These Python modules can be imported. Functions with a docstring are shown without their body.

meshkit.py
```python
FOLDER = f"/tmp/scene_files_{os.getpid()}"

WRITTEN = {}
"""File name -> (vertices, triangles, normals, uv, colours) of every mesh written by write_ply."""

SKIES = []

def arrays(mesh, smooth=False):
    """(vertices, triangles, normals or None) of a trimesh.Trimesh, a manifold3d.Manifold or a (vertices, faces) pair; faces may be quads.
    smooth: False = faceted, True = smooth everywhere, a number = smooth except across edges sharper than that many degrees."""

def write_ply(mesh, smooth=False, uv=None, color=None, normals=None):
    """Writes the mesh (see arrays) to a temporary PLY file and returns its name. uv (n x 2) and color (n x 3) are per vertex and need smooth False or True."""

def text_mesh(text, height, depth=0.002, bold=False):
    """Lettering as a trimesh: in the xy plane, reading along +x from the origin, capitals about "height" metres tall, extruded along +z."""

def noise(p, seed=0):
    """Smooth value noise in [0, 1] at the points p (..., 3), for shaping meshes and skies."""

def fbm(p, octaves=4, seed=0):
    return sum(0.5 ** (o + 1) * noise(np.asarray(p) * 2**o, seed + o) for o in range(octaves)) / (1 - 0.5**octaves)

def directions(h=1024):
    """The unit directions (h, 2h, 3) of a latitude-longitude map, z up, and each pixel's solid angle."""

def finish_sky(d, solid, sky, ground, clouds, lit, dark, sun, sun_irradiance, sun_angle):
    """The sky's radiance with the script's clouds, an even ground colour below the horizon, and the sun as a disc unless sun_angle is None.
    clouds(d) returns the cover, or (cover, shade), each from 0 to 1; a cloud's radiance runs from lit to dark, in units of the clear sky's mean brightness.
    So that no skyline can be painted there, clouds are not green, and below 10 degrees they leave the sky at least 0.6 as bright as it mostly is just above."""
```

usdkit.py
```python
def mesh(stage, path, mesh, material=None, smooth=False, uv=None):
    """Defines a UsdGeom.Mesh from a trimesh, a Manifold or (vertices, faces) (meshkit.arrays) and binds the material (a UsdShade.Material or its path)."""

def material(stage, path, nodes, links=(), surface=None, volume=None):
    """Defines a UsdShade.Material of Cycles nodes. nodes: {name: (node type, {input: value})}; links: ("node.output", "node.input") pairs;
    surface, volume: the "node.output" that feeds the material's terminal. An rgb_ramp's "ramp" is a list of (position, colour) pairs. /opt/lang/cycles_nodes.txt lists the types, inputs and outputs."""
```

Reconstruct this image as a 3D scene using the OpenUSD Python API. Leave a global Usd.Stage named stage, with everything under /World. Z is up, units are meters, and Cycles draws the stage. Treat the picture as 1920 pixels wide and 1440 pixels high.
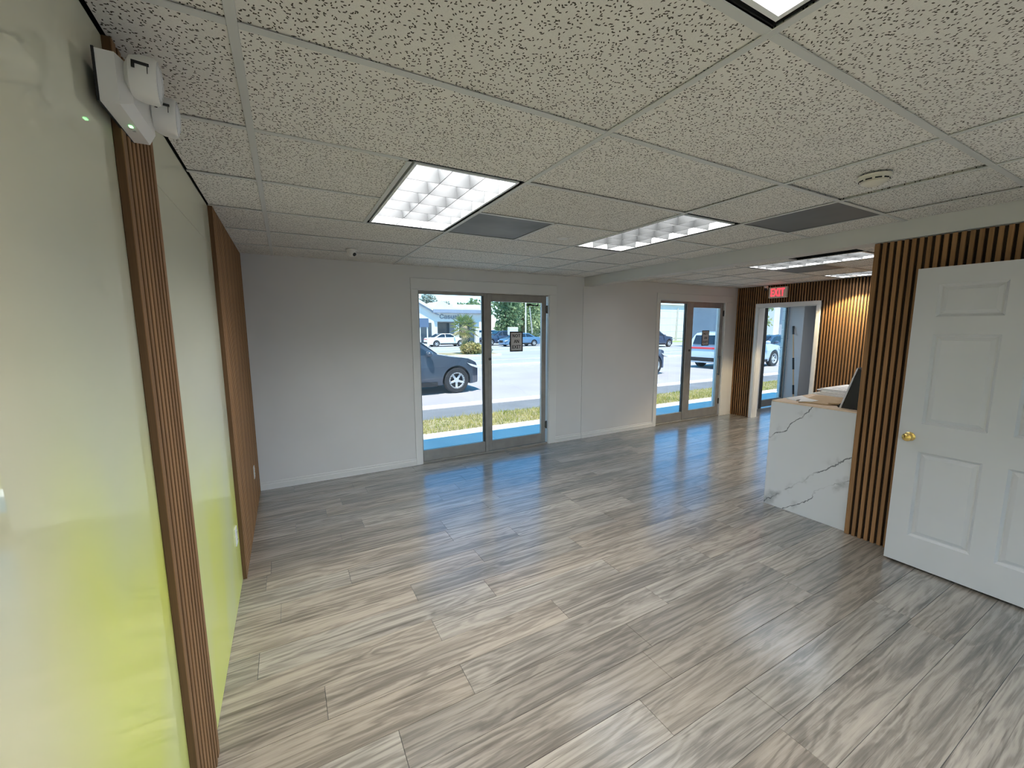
import math, random
import numpy as np, trimesh, manifold3d as m3
import usdkit, meshkit
from pxr import Usd, UsdGeom, UsdLux, UsdShade, Gf, Sdf, Vt

stage = Usd.Stage.CreateInMemory()
UsdGeom.SetStageUpAxis(stage, UsdGeom.Tokens.z)
UsdGeom.SetStageMetersPerUnit(stage, 1.0)
W = UsdGeom.Xform.Define(stage, '/World')
UsdGeom.Scope.Define(stage, '/World/Looks')
random.seed(7)
RNG = np.random.default_rng(7)

# ------------------------------------------------------------------ camera, sky, sun, exposure
CAM_H = 1.682
EXPOSURE = 0.30
SUN = 1.5
SKY = 0.13
LAMP = 24.5


def camera():
    yaw, pitch, roll = np.radians([28.505, 7.455, -0.278])
    cy, sy, cp, sp = np.cos(yaw), np.sin(yaw), np.cos(pitch), np.sin(pitch)
    w = np.array([sy * cp, cy * cp, -sp]); r = np.array([cy, -sy, 0]); u = np.cross(r, w)
    cr, sr = np.cos(roll), np.sin(roll)
    r, u = cr * r + sr * u, -sr * r + cr * u
    c = UsdGeom.Camera.Define(stage, '/World/Camera')
    m = Gf.Matrix4d(*[*r, 0, *u, 0, *(-w), 0, 0, 0, CAM_H, 1])
    c.AddTransformOp().Set(m)
    c.CreateHorizontalApertureAttr(36.0); c.CreateVerticalApertureAttr(27.0)
    c.CreateFocalLengthAttr(36.0 * 763.3 / 1920)
    c.CreateHorizontalApertureOffsetAttr(6.8 / 1920 * 36)
    c.CreateVerticalApertureOffsetAttr(-2.5 / 1920 * 36)
    c.CreateClippingRangeAttr(Gf.Vec2f(0.02, 2000))
    c.CreateExposureAttr(EXPOSURE)


camera()


def sky():
    m = usdkit.material(stage, '/World/Looks/sky', {
        's': ('sky_texture', {'sky_type': 'multiple_scattering', 'sun_disc': False, 'sun_elevation': math.radians(62), 'sun_rotation': math.radians(200), 'altitude': 10.0, 'air_density': 1.0, 'aerosol_density': 0.6, 'ozone_density': 1.5}),
        'h': ('hsv', {'saturation': 1.25, 'hue': 0.485}), 'b': ('background_shader', {'strength': SKY})}, [('s.color', 'h.color'), ('h.color', 'b.color')], surface='b.background')
    d = UsdLux.DomeLight.Define(stage, '/World/Sky')
    d.CreateIntensityAttr(1.0)
    UsdShade.MaterialBindingAPI.Apply(d.GetPrim()).Bind(m)


sky()
sun = UsdLux.DistantLight.Define(stage, '/World/Sun')
sun.CreateIntensityAttr(SUN); sun.CreateAngleAttr(0.53); sun.CreateNormalizeAttr(True); sun.CreateColorAttr(Gf.Vec3f(1.0, 0.96, 0.9))
_d = np.array([0.22, 0.40, -1.0]); _d /= np.linalg.norm(_d)
_q = Gf.Rotation(Gf.Vec3d(0, 0, -1), Gf.Vec3d(*map(float, _d))).GetQuat()
sun.AddOrientOp().Set(Gf.Quatf(_q))

# ------------------------------------------------------------------ helpers
USED = {}


def numbered(parent, name):
    k = (parent, name); n = USED.get(k, 0); USED[k] = n + 1
    return name if n == 0 else f'{name}_{n:03d}'


def ppath(p):
    if p is None: return '/World'
    return str(p.GetPath()) if hasattr(p, 'GetPath') else str(p)


def tag(o, label=None, cat=None, group=None, kind=None):
    p = o.GetPrim() if hasattr(o, 'GetPrim') else o
    for k, v in (('label', label), ('category', cat), ('group', group), ('kind', kind)):
        if v: p.SetCustomDataByKey(k, v)
    return p


def obj(name, mesh, mat, parent=None, smooth=False, label=None, cat=None, group=None, kind=None, uv=None):
    base = ppath(parent)
    path = base + '/' + numbered(base, name)
    m = usdkit.mesh(stage, path, mesh, M[mat] if isinstance(mat, str) else mat, smooth=smooth, uv=uv)
    return tag(m, label, cat, group, kind)


def thing(name, label, cat, loc=(0, 0, 0), rotz=0.0, group=None, kind=None):
    path = '/World/' + numbered('/World', name)
    x = UsdGeom.Xform.Define(stage, path)
    x.AddTranslateOp().Set(Gf.Vec3d(*map(float, loc)))
    if rotz: x.AddRotateZOp().Set(float(rotz))
    return tag(x, label, cat, group, kind)


def dup(src, label, loc, rotz=0.0, group=None):
    cd = src.GetCustomData()
    r = thing(src.GetName().split('_0')[0], label, cd['category'], loc, rotz, group or cd.get('group'))
    r.GetReferences().AddInternalReference(src.GetPath()); r.SetInstanceable(True)
    return r


def xf(parent, name, loc=(0, 0, 0)):
    base = ppath(parent); x = UsdGeom.Xform.Define(stage, base + '/' + numbered(base, name))
    x.AddTranslateOp().Set(Gf.Vec3d(*map(float, loc)))
    return x.GetPrim()


BF = np.array([[0, 2, 3, 1], [4, 5, 7, 6], [0, 1, 5, 4], [2, 6, 7, 3], [0, 4, 6, 2], [1, 3, 7, 5]])


def box(x0, x1, y0, y1, z0, z1, c=0.0):
    x0, x1 = sorted((x0, x1)); y0, y1 = sorted((y0, y1)); z0, z1 = sorted((z0, z1))
    if c <= 0:
        v = np.array([[x, y, z] for x in (x0, x1) for y in (y0, y1) for z in (z0, z1)], float)
        f = np.array([[0, 1, 3, 2], [4, 6, 7, 5], [0, 4, 5, 1], [2, 3, 7, 6], [0, 2, 6, 4], [1, 5, 7, 3]])
        return v, np.vstack([f[:, [0, 1, 2]], f[:, [0, 2, 3]]])
    c = min(c, (x1 - x0) / 2.2, (y1 - y0) / 2.2, (z1 - z0) / 2.2)
    pts = []
    for x, sx in ((x0, 1), (x1, -1)):
        for y, sy in ((y0, 1), (y1, -1)):
            for z, sz in ((z0, 1), (z1, -1)):
                pts += [(x, y + sy * c, z + sz * c), (x + sx * c, y, z + sz * c), (x + sx * c, y + sy * c, z)]
    h = m3.Manifold.hull_points(np.array(pts, float)).to_mesh()
    return np.array(h.vert_properties[:, :3], float), np.array(h.tri_verts)


def cat(*ms):
    vs, fs, n = [], [], 0
    for m in ms:
        if hasattr(m, 'vertices'): v, f = np.asarray(m.vertices), np.asarray(m.faces)
        elif hasattr(m, 'to_mesh'):
            q = m.to_mesh(); v, f = np.array(q.vert_properties[:, :3]), np.array(q.tri_verts)
        else: v, f = m
        f = np.asarray(f)
        if f.shape[1] == 4: f = np.vstack([f[:, [0, 1, 2]], f[:, [0, 2, 3]]])
        vs.append(np.asarray(v, float)); fs.append(f + n); n += len(v)
    return np.vstack(vs), np.vstack(fs)


def tf(m, loc=(0, 0, 0), R=None, s=1.0):
    v, f = cat(m); v = v * s
    if R is not None: v = v @ np.asarray(R).T
    return v + np.asarray(loc, float), f


def rot(ax, deg):
    return trimesh.transformations.rotation_matrix(math.radians(deg), {'x': [1, 0, 0], 'y': [0, 1, 0], 'z': [0, 0, 1]}[ax])[:3, :3]


def lathe(profile, n=32, axis='z'):
    """profile: (radius, height) pairs from bottom to top, closed surface about z."""
    p = np.asarray(profile, float); a = np.linspace(0, 2 * np.pi, n, endpoint=False)
    v = np.stack([np.outer(p[:, 0], np.cos(a)), np.outer(p[:, 0], np.sin(a)), np.repeat(p[:, 1:], n, 1)], -1).reshape(-1, 3)
    f = []
    for i in range(len(p) - 1):
        for j in range(n):
            k = (j + 1) % n
            f += [[i * n + j, i * n + k, (i + 1) * n + k], [i * n + j, (i + 1) * n + k, (i + 1) * n + j]]
    v = np.vstack([v, [[0, 0, p[0, 1]], [0, 0, p[-1, 1]]]]); c0, c1 = len(v) - 2, len(v) - 1
    L = (len(p) - 1) * n
    for j in range(n):
        k = (j + 1) % n
        f += [[c0, k, j], [c1, L + j, L + k]]
    f = np.array(f)
    if axis == 'x': v = v @ rot('y', 90).T
    if axis == 'y': v = v @ rot('x', -90).T
    return v, f


def rod(a, b, r0, r1=None, n=10):
    a, b = np.asarray(a, float), np.asarray(b, float); r1 = r0 if r1 is None else r1
    d = b - a; L = np.linalg.norm(d); d /= L
    v, f = lathe([(r0, 0), (r1, L)], n)
    t = np.cross([0, 0, 1], d); s = np.linalg.norm(t); c = d[2]
    if s < 1e-8: R = np.eye(3) if c > 0 else np.diag([1, -1, -1])
    else: R = trimesh.transformations.rotation_matrix(math.atan2(s, c), t)[:3, :3]
    return v @ R.T + a, f


def man(m):
    v, f = cat(m)
    return m3.Manifold(m3.Mesh(np.asarray(v, np.float32), np.asarray(f, np.uint32)))


def boxm(x0, x1, y0, y1, z0, z1):
    return m3.Manifold.cube([x1 - x0, y1 - y0, z1 - z0]).translate([x0, y0, z0])


def poly(pts):
    a = np.array(pts, float)
    if np.sum(a[:, 0] * np.roll(a[:, 1], -1) - np.roll(a[:, 0], -1) * a[:, 1]) < 0: a = a[::-1]
    return m3.CrossSection([a])


def ext_y(cs, y0, y1):
    """extrude an (x, z) cross-section along y"""
    return cs.extrude(y1 - y0).rotate([90, 0, 0]).translate([0, y1, 0])


def ext_x(cs, x0, x1):
    """extrude a (y, z) cross-section along x"""
    return cs.extrude(x1 - x0).rotate([90, 0, 90]).translate([x0, 0, 0])


# ------------------------------------------------------------------ materials
M = {}


def mat(name, nodes, links=(), surface='p.BSDF'):
    M[name] = usdkit.material(stage, '/World/Looks/' + name, nodes, links, surface=surface)
    return M[name]


def plain(name, c, rough=0.5, **k):
    d = {'base_color': c, 'roughness': rough}; d.update(k)
    return mat(name, {'p': ('principled_bsdf', d)})


def mottled(name, c, amt=0.08, scale=6.0, rough=0.6, bump=0.0, bscale=120.0, **k):
    c = np.array(c)
    d = {'roughness': rough}; d.update(k)
    nodes = {'g': ('geometry', {}), 'n': ('noise_texture', {'scale': scale, 'detail': 4.0}),
             'r': ('rgb_ramp', {'ramp': [(0.3, tuple(c * (1 - amt))), (0.7, tuple(np.minimum(c * (1 + amt), 1)))]}),
             'p': ('principled_bsdf', d)}
    links = [('g.position', 'n.vector'), ('n.fac', 'r.fac'), ('r.color', 'p.base_color')]
    if bump:
        nodes['n2'] = ('noise_texture', {'scale': bscale, 'detail': 2.0}); nodes['b'] = ('bump', {'strength': bump, 'distance': 0.002})
        links += [('g.position', 'n2.vector'), ('n2.fac', 'b.height'), ('b.normal', 'p.normal')]
    return mat(name, nodes, links)


def emit(name, c, s):
    return mat(name, {'e': ('emission', {'color': c, 'strength': s})}, surface='e.emission')


mottled('wall_paint', (0.71, 0.71, 0.72), 0.02, 2.0, 0.55, 0.15, 160.0)
mottled('white_trim', (0.74, 0.745, 0.75), 0.015, 3.0, 0.35)
mottled('door_paint', (0.57, 0.575, 0.59), 0.012, 3.0, 0.38)
mottled('beam_paint', (0.60, 0.60, 0.58), 0.02, 3.0, 0.6)
plain('white_plastic', (0.78, 0.78, 0.77), 0.35)
plain('cream_plastic', (0.72, 0.69, 0.60), 0.4)
plain('black', (0.012, 0.012, 0.013), 0.5)
plain('dark_gap', (0.02, 0.02, 0.02), 0.9)
plain('rubber', (0.02, 0.02, 0.022), 0.7)
plain('grid_metal', (0.60, 0.61, 0.60), 0.45)
plain('gray_paint', (0.50, 0.51, 0.53), 0.6)
mottled('aluminium', (0.36, 0.345, 0.325), 0.08, 9.0, 0.42, metallic=0.55)
mottled('aluminium_dark', (0.09, 0.09, 0.09), 0.08, 9.0, 0.45, metallic=0.5)
plain('brass', (0.85, 0.62, 0.22), 0.16, metallic=1.0)
plain('chrome', (0.8, 0.8, 0.82), 0.12, metallic=1.0)
plain('blade_metal', (0.088, 0.093, 0.095), 0.55)
plain('reflector', (0.8, 0.82, 0.82), 0.3)
emit('tube_light', (1.0, 0.985, 0.985), LAMP)
emit('old_tube_light', (1.0, 0.985, 0.97), LAMP * 0.52)
emit('dim_tube_light', (1.0, 0.985, 0.97), LAMP * 0.10)
emit('red_glow', (1.0, 0.035, 0.05), 2.6)
emit('green_glow', (0.25, 1.0, 0.3), 4.0)
emit('warm_glow', (1.0, 0.72, 0.38), 40.0)
plain('paper', (0.82, 0.81, 0.79), 0.8)
plain('ink', (0.02, 0.02, 0.025), 0.6)
mottled('sign_face', (0.60, 0.585, 0.60), 0.02, 6.0, 0.45)
mottled('cardboard', (0.50, 0.36, 0.22), 0.06, 14.0, 0.85)
mottled('counter_top', (0.66, 0.50, 0.36), 0.05, 12.0, 0.55)
mottled('vent_metal', (0.15, 0.15, 0.147), 0.30, 3.2, 0.5)
mottled('vent_slate', (0.135, 0.14, 0.148), 0.14, 3.2, 0.5)
mottled('back_board', (0.030, 0.017, 0.010), 0.1, 8.0, 0.8)


def pane():
    mat('glass', {'t': ('transparent_bsdf', {'color': (0.95, 0.97, 0.97)}), 'g': ('glossy_bsdf', {'color': (1, 1, 1), 'roughness': 0.0}), 'f': ('layer_weight', {'blend': 0.5}), 'pw': ('math', {'math_type': 'power', 'value2': 5.0}), 'ma': ('math', {'math_type': 'multiply_add', 'value2': 0.9, 'value3': 0.03}),
                  'm': ('mix_closure', {})}, [('f.facing', 'pw.value1'), ('pw.value', 'ma.value1'), ('ma.value', 'm.fac'), ('t.BSDF', 'm.closure1'), ('g.BSDF', 'm.closure2')], surface='m.closure')


pane()


def wood_slat(name, tone, off):
    """oak veneer: long vertical grain"""
    t = np.array(tone)
    mat(name, {'g': ('geometry', {}), 'm': ('mapping', {'scale': (34.0, 34.0, 1.3), 'location': (off * 3.1, off * 1.7, off * 5.3)}),
               'n': ('noise_texture', {'scale': 1.6, 'detail': 6.0, 'roughness': 0.62, 'distortion': 0.35}),
               'm2': ('mapping', {'scale': (160.0, 160.0, 5.0), 'location': (off, 0, off)}), 'n2': ('noise_texture', {'scale': 1.0, 'detail': 3.0}),
               'mx': ('mix_float', {'fac': 0.35}),
               'r': ('rgb_ramp', {'ramp': [(0.25, tuple(t * 0.55)), (0.45, tuple(t * 0.9)), (0.6, tuple(t * 1.1)), (0.8, tuple(t * 1.35))]}),
               'nx': ('separate_xyz', {}), 'na': ('math', {'math_type': 'absolute'}), 'fl': ('map_range', {'from_min': 0.3, 'from_max': 0.9, 'to_min': 0.62, 'to_max': 0.0, 'clamp': True}), 'st': ('mix', {'mix_type': 'mix', 'color2': (0.030, 0.017, 0.009)}),  # side faces darkened in the colour, standing in for shade between slats
               'p': ('principled_bsdf', {'roughness': 0.6, 'specular_ior_level': 0.2})},
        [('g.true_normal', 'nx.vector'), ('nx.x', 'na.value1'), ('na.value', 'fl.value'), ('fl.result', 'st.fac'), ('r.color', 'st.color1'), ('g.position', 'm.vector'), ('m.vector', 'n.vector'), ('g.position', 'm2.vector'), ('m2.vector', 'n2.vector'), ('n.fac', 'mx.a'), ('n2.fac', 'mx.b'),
         ('mx.result', 'r.fac'), ('st.color', 'p.base_color')])


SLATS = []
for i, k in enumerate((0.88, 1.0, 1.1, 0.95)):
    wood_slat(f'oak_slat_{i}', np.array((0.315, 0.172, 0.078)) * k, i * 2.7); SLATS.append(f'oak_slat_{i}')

ROW0, ROWW = 1.563, 0.193


def plank_mat(name, off, bright, warm):
    """grey-washed oak vinyl: grain along x, shifted row by row so that no two boards match"""
    L = np.array((0.425, 0.380, 0.325)) * bright * np.array((1 + warm, 1, 1 - warm)); D = np.array((0.118, 0.100, 0.083)) * np.array((1 + warm, 1, 1 - warm))
    mid = L * 0.66
    mat(name, {
        'g': ('geometry', {}), 'sx': ('separate_xyz', {}),
        'ro': ('math', {'math_type': 'subtract', 'value2': ROW0}), 'rd': ('math', {'math_type': 'divide', 'value2': ROWW}), 'rf': ('math', {'math_type': 'floor'}),
        'wn': ('white_noise_texture', {'dimensions': '1D'}), 'wo': ('math', {'math_type': 'multiply', 'value2': 41.0}), 'xo': ('math', {'math_type': 'add'}),
        'cv': ('combine_xyz', {'z': off * 7.3}),
        'ms': ('mapping', {'scale': (0.75, 5.2, 1.0), 'location': (off * 3.7, off, 0)}),
        'warp': ('noise_texture', {'scale': 1.9, 'detail': 4.0, 'distortion': 0.8}), 'wm': ('vector_math', {'math_type': 'scale', 'scale': 1.25}), 'wa': ('vector_math', {'math_type': 'add'}),
        'w': ('wave_texture', {'wave_type': 'bands', 'bands_direction': 'y', 'scale': 1.2, 'distortion': 3.0, 'detail': 3.0, 'detail_scale': 1.2, 'detail_roughness': 0.6}),
        'mg': ('mapping', {'scale': (1.7, 62.0, 1.0), 'location': (off, off * 2, 0)}), 'n': ('noise_texture', {'scale': 1.0, 'detail': 7.0, 'roughness': 0.74, 'distortion': 0.6}),
        'mb': ('mapping', {'scale': (1.0, 7.5, 1.0), 'location': (off * 9, off * 2, 0)}), 'n3': ('noise_texture', {'scale': 1.0, 'detail': 3.0}),
        'md': ('mapping', {'scale': (1.15, 30.0, 1.0), 'location': (off * 5, off * 4, 0)}), 'dk': ('noise_texture', {'scale': 1.0, 'detail': 4.0, 'roughness': 0.6, 'distortion': 0.9}),
        'dm': ('map_range', {'range_type': 'smoothstep', 'from_min': 0.585, 'from_max': 0.70, 'to_min': 0.0, 'to_max': 0.78, 'clamp': True}),
        'mx': ('mix_float', {'fac': 0.83}), 'mx2': ('mix_float', {'fac': 0.40}),
        'r': ('rgb_ramp', {'ramp': [(0.28, tuple(D * 1.1)), (0.39, tuple(mid * 0.66)), (0.47, tuple(mid * 0.92)), (0.55, tuple(L * 0.86)), (0.68, tuple(L * 1.08))]}),
        'cd': ('mix', {'mix_type': 'mix', 'color2': tuple(D)}),
        'b': ('bump', {'strength': 0.10, 'distance': 0.001}),
        'p': ('principled_bsdf', {'roughness': 0.5, 'specular_ior_level': 0.12}),
        'gl': ('glossy_bsdf', {'color': (0.72, 0.86, 1.0), 'roughness': 0.20}), 'lw': ('layer_weight', {'blend': 0.5}), 'lp': ('math', {'math_type': 'power', 'value2': 3.0}),
        'lf': ('math', {'math_type': 'multiply_add', 'value2': 0.85, 'value3': 0.005}), 'm': ('mix_closure', {})},
        [('g.position', 'sx.vector'), ('sx.y', 'ro.value1'), ('ro.value', 'rd.value1'), ('rd.value', 'rf.value1'), ('rf.value', 'wn.w'), ('wn.value', 'wo.value1'),
         ('sx.x', 'xo.value1'), ('wo.value', 'xo.value2'), ('xo.value', 'cv.x'), ('sx.y', 'cv.y'),
         ('cv.vector', 'ms.vector'), ('ms.vector', 'warp.vector'), ('warp.color', 'wm.vector1'), ('ms.vector', 'wa.vector1'), ('wm.vector', 'wa.vector2'), ('wa.vector', 'w.vector'),
         ('cv.vector', 'mg.vector'), ('mg.vector', 'n.vector'), ('cv.vector', 'mb.vector'), ('mb.vector', 'n3.vector'), ('cv.vector', 'md.vector'), ('md.vector', 'dk.vector'), ('dk.fac', 'dm.value'),
         ('w.fac', 'mx.a'), ('n.fac', 'mx.b'), ('mx.result', 'mx2.a'), ('n3.fac', 'mx2.b'), ('mx2.result', 'r.fac'), ('r.color', 'cd.color1'), ('dm.result', 'cd.fac'), ('cd.color', 'p.base_color'),
         ('n.fac', 'b.height'), ('b.normal', 'p.normal'), ('lw.facing', 'lp.value1'), ('lp.value', 'lf.value1'), ('lf.value', 'm.fac'), ('p.BSDF', 'm.closure1'), ('gl.BSDF', 'm.closure2')], surface='m.closure')


PLANKS = []
for i, (br, wa) in enumerate(((1.0, 0.0), (0.87, 0.02), (1.10, -0.01), (0.95, 0.04), (0.79, 0.01), (1.06, 0.03), (0.91, -0.02))):
    plank_mat(f'vinyl_plank_{i}', i * 1.37 + 0.4, br, wa); PLANKS.append(f'vinyl_plank_{i}')


def tile_mat(name, base, off):
    """mineral-fibre ceiling tile: short dark worm holes at two slants over a fine grain"""
    b = np.array(base)
    n = {'g': ('geometry', {}), 'fine': ('noise_texture', {'scale': 260.0, 'detail': 2.0}), 'soft': ('noise_texture', {'scale': 9.0, 'detail': 2.0}),
         'mf': ('mix_float', {'fac': 0.4}), 'r': ('rgb_ramp', {'ramp': [(0.3, tuple(b * 0.9)), (0.7, tuple(b * 1.06))]}),
         'pit': ('mix', {'mix_type': 'mix', 'color2': (0.085, 0.075, 0.06)}), 'p': ('principled_bsdf', {'roughness': 0.9, 'specular_ior_level': 0.1})}
    l = [('g.position', 'fine.vector'), ('g.position', 'soft.vector'), ('fine.fac', 'mf.a'), ('soft.fac', 'mf.b'), ('mf.result', 'r.fac'), ('r.color', 'pit.color1'), ('pit.color', 'p.base_color')]
    last = None
    for k, (ang, sc, loc) in enumerate(((18, 76.0, 0.3), (-44, 84.0, 1.9), (78, 92.0, 3.3))):
        n[f'q{k}'] = ('vector_rotate', {'rotate_type': 'z_axis', 'angle': math.radians(ang)}); n[f'm{k}'] = ('mapping', {'scale': (0.5, 1.0, 1.0), 'location': (loc + off, loc * 2, 0)})
        n[f'f{k}'] = ('vector_math', {'math_type': 'multiply', 'vector2': (1, 1, 0)})
        n[f'v{k}'] = ('voronoi_texture', {'dimensions': '2D', 'scale': sc, 'feature': 'f1'})
        n[f's{k}'] = ('separate_color', {})
        n[f'mr{k}'] = ('map_range', {'range_type': 'smoothstep', 'from_min': 0.115, 'from_max': 0.20, 'to_min': 1.0, 'to_max': 0.0, 'clamp': True})
        n[f'gt{k}'] = ('math', {'math_type': 'greater_than', 'value2': 0.52})
        n[f'mu{k}'] = ('math', {'math_type': 'multiply'})
        l += [('g.position', f'f{k}.vector1'), (f'f{k}.vector', f'q{k}.vector'), (f'q{k}.vector', f'm{k}.vector'), (f'm{k}.vector', f'v{k}.vector'), (f'v{k}.distance', f'mr{k}.value'), (f'v{k}.color', f's{k}.color'),
              (f's{k}.r', f'gt{k}.value1'), (f'mr{k}.result', f'mu{k}.value1'), (f'gt{k}.value', f'mu{k}.value2')]
        if last is None: last = f'mu{k}.value'
        else:
            n[f'mm{k}'] = ('math', {'math_type': 'maximum'}); l += [(last, f'mm{k}.value1'), (f'mu{k}.value', f'mm{k}.value2')]; last = f'mm{k}.value'
    l.append((last, 'pit.fac'))
    mat(name, n, l)


TILES = []
for i, k in enumerate((1.0, 0.965, 1.02)):
    tile_mat(f'ceiling_tile_{i}', np.array((0.80, 0.78, 0.74)) * k, i * 4.3); TILES.append(f'ceiling_tile_{i}')


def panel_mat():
    """high-gloss pearl sheet, cream, with a lime-yellow floor reflection painted into the colour along a soft diagonal"""
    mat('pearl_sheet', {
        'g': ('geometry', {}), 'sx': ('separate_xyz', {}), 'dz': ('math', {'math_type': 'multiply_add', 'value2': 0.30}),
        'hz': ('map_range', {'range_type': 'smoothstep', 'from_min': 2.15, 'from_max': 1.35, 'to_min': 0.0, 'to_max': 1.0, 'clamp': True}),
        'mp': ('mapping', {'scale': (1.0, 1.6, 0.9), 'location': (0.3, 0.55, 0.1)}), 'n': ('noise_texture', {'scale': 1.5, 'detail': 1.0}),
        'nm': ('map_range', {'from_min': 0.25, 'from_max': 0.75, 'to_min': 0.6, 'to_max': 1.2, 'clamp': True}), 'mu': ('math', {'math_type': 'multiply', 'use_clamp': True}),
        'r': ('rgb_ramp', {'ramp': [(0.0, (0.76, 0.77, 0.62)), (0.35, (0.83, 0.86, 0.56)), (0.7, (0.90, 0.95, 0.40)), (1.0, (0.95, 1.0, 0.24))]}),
        'pk': ('map_range', {'range_type': 'smoothstep', 'from_min': 1.15, 'from_max': 0.72, 'to_min': 0.0, 'to_max': 0.8, 'clamp': True}),  # pinkish near end: window glare off the floor, painted into the colour
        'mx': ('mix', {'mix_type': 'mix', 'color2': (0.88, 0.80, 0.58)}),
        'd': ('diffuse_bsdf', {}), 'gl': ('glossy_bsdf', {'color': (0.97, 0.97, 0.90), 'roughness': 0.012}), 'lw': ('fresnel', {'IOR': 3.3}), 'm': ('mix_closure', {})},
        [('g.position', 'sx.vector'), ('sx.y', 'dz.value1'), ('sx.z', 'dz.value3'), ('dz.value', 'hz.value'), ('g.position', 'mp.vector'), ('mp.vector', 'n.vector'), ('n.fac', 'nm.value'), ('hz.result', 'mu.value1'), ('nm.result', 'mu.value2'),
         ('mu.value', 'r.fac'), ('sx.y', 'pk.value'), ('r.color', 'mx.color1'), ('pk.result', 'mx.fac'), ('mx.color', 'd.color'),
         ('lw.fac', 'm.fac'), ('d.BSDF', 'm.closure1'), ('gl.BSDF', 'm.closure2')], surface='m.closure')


panel_mat()


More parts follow.
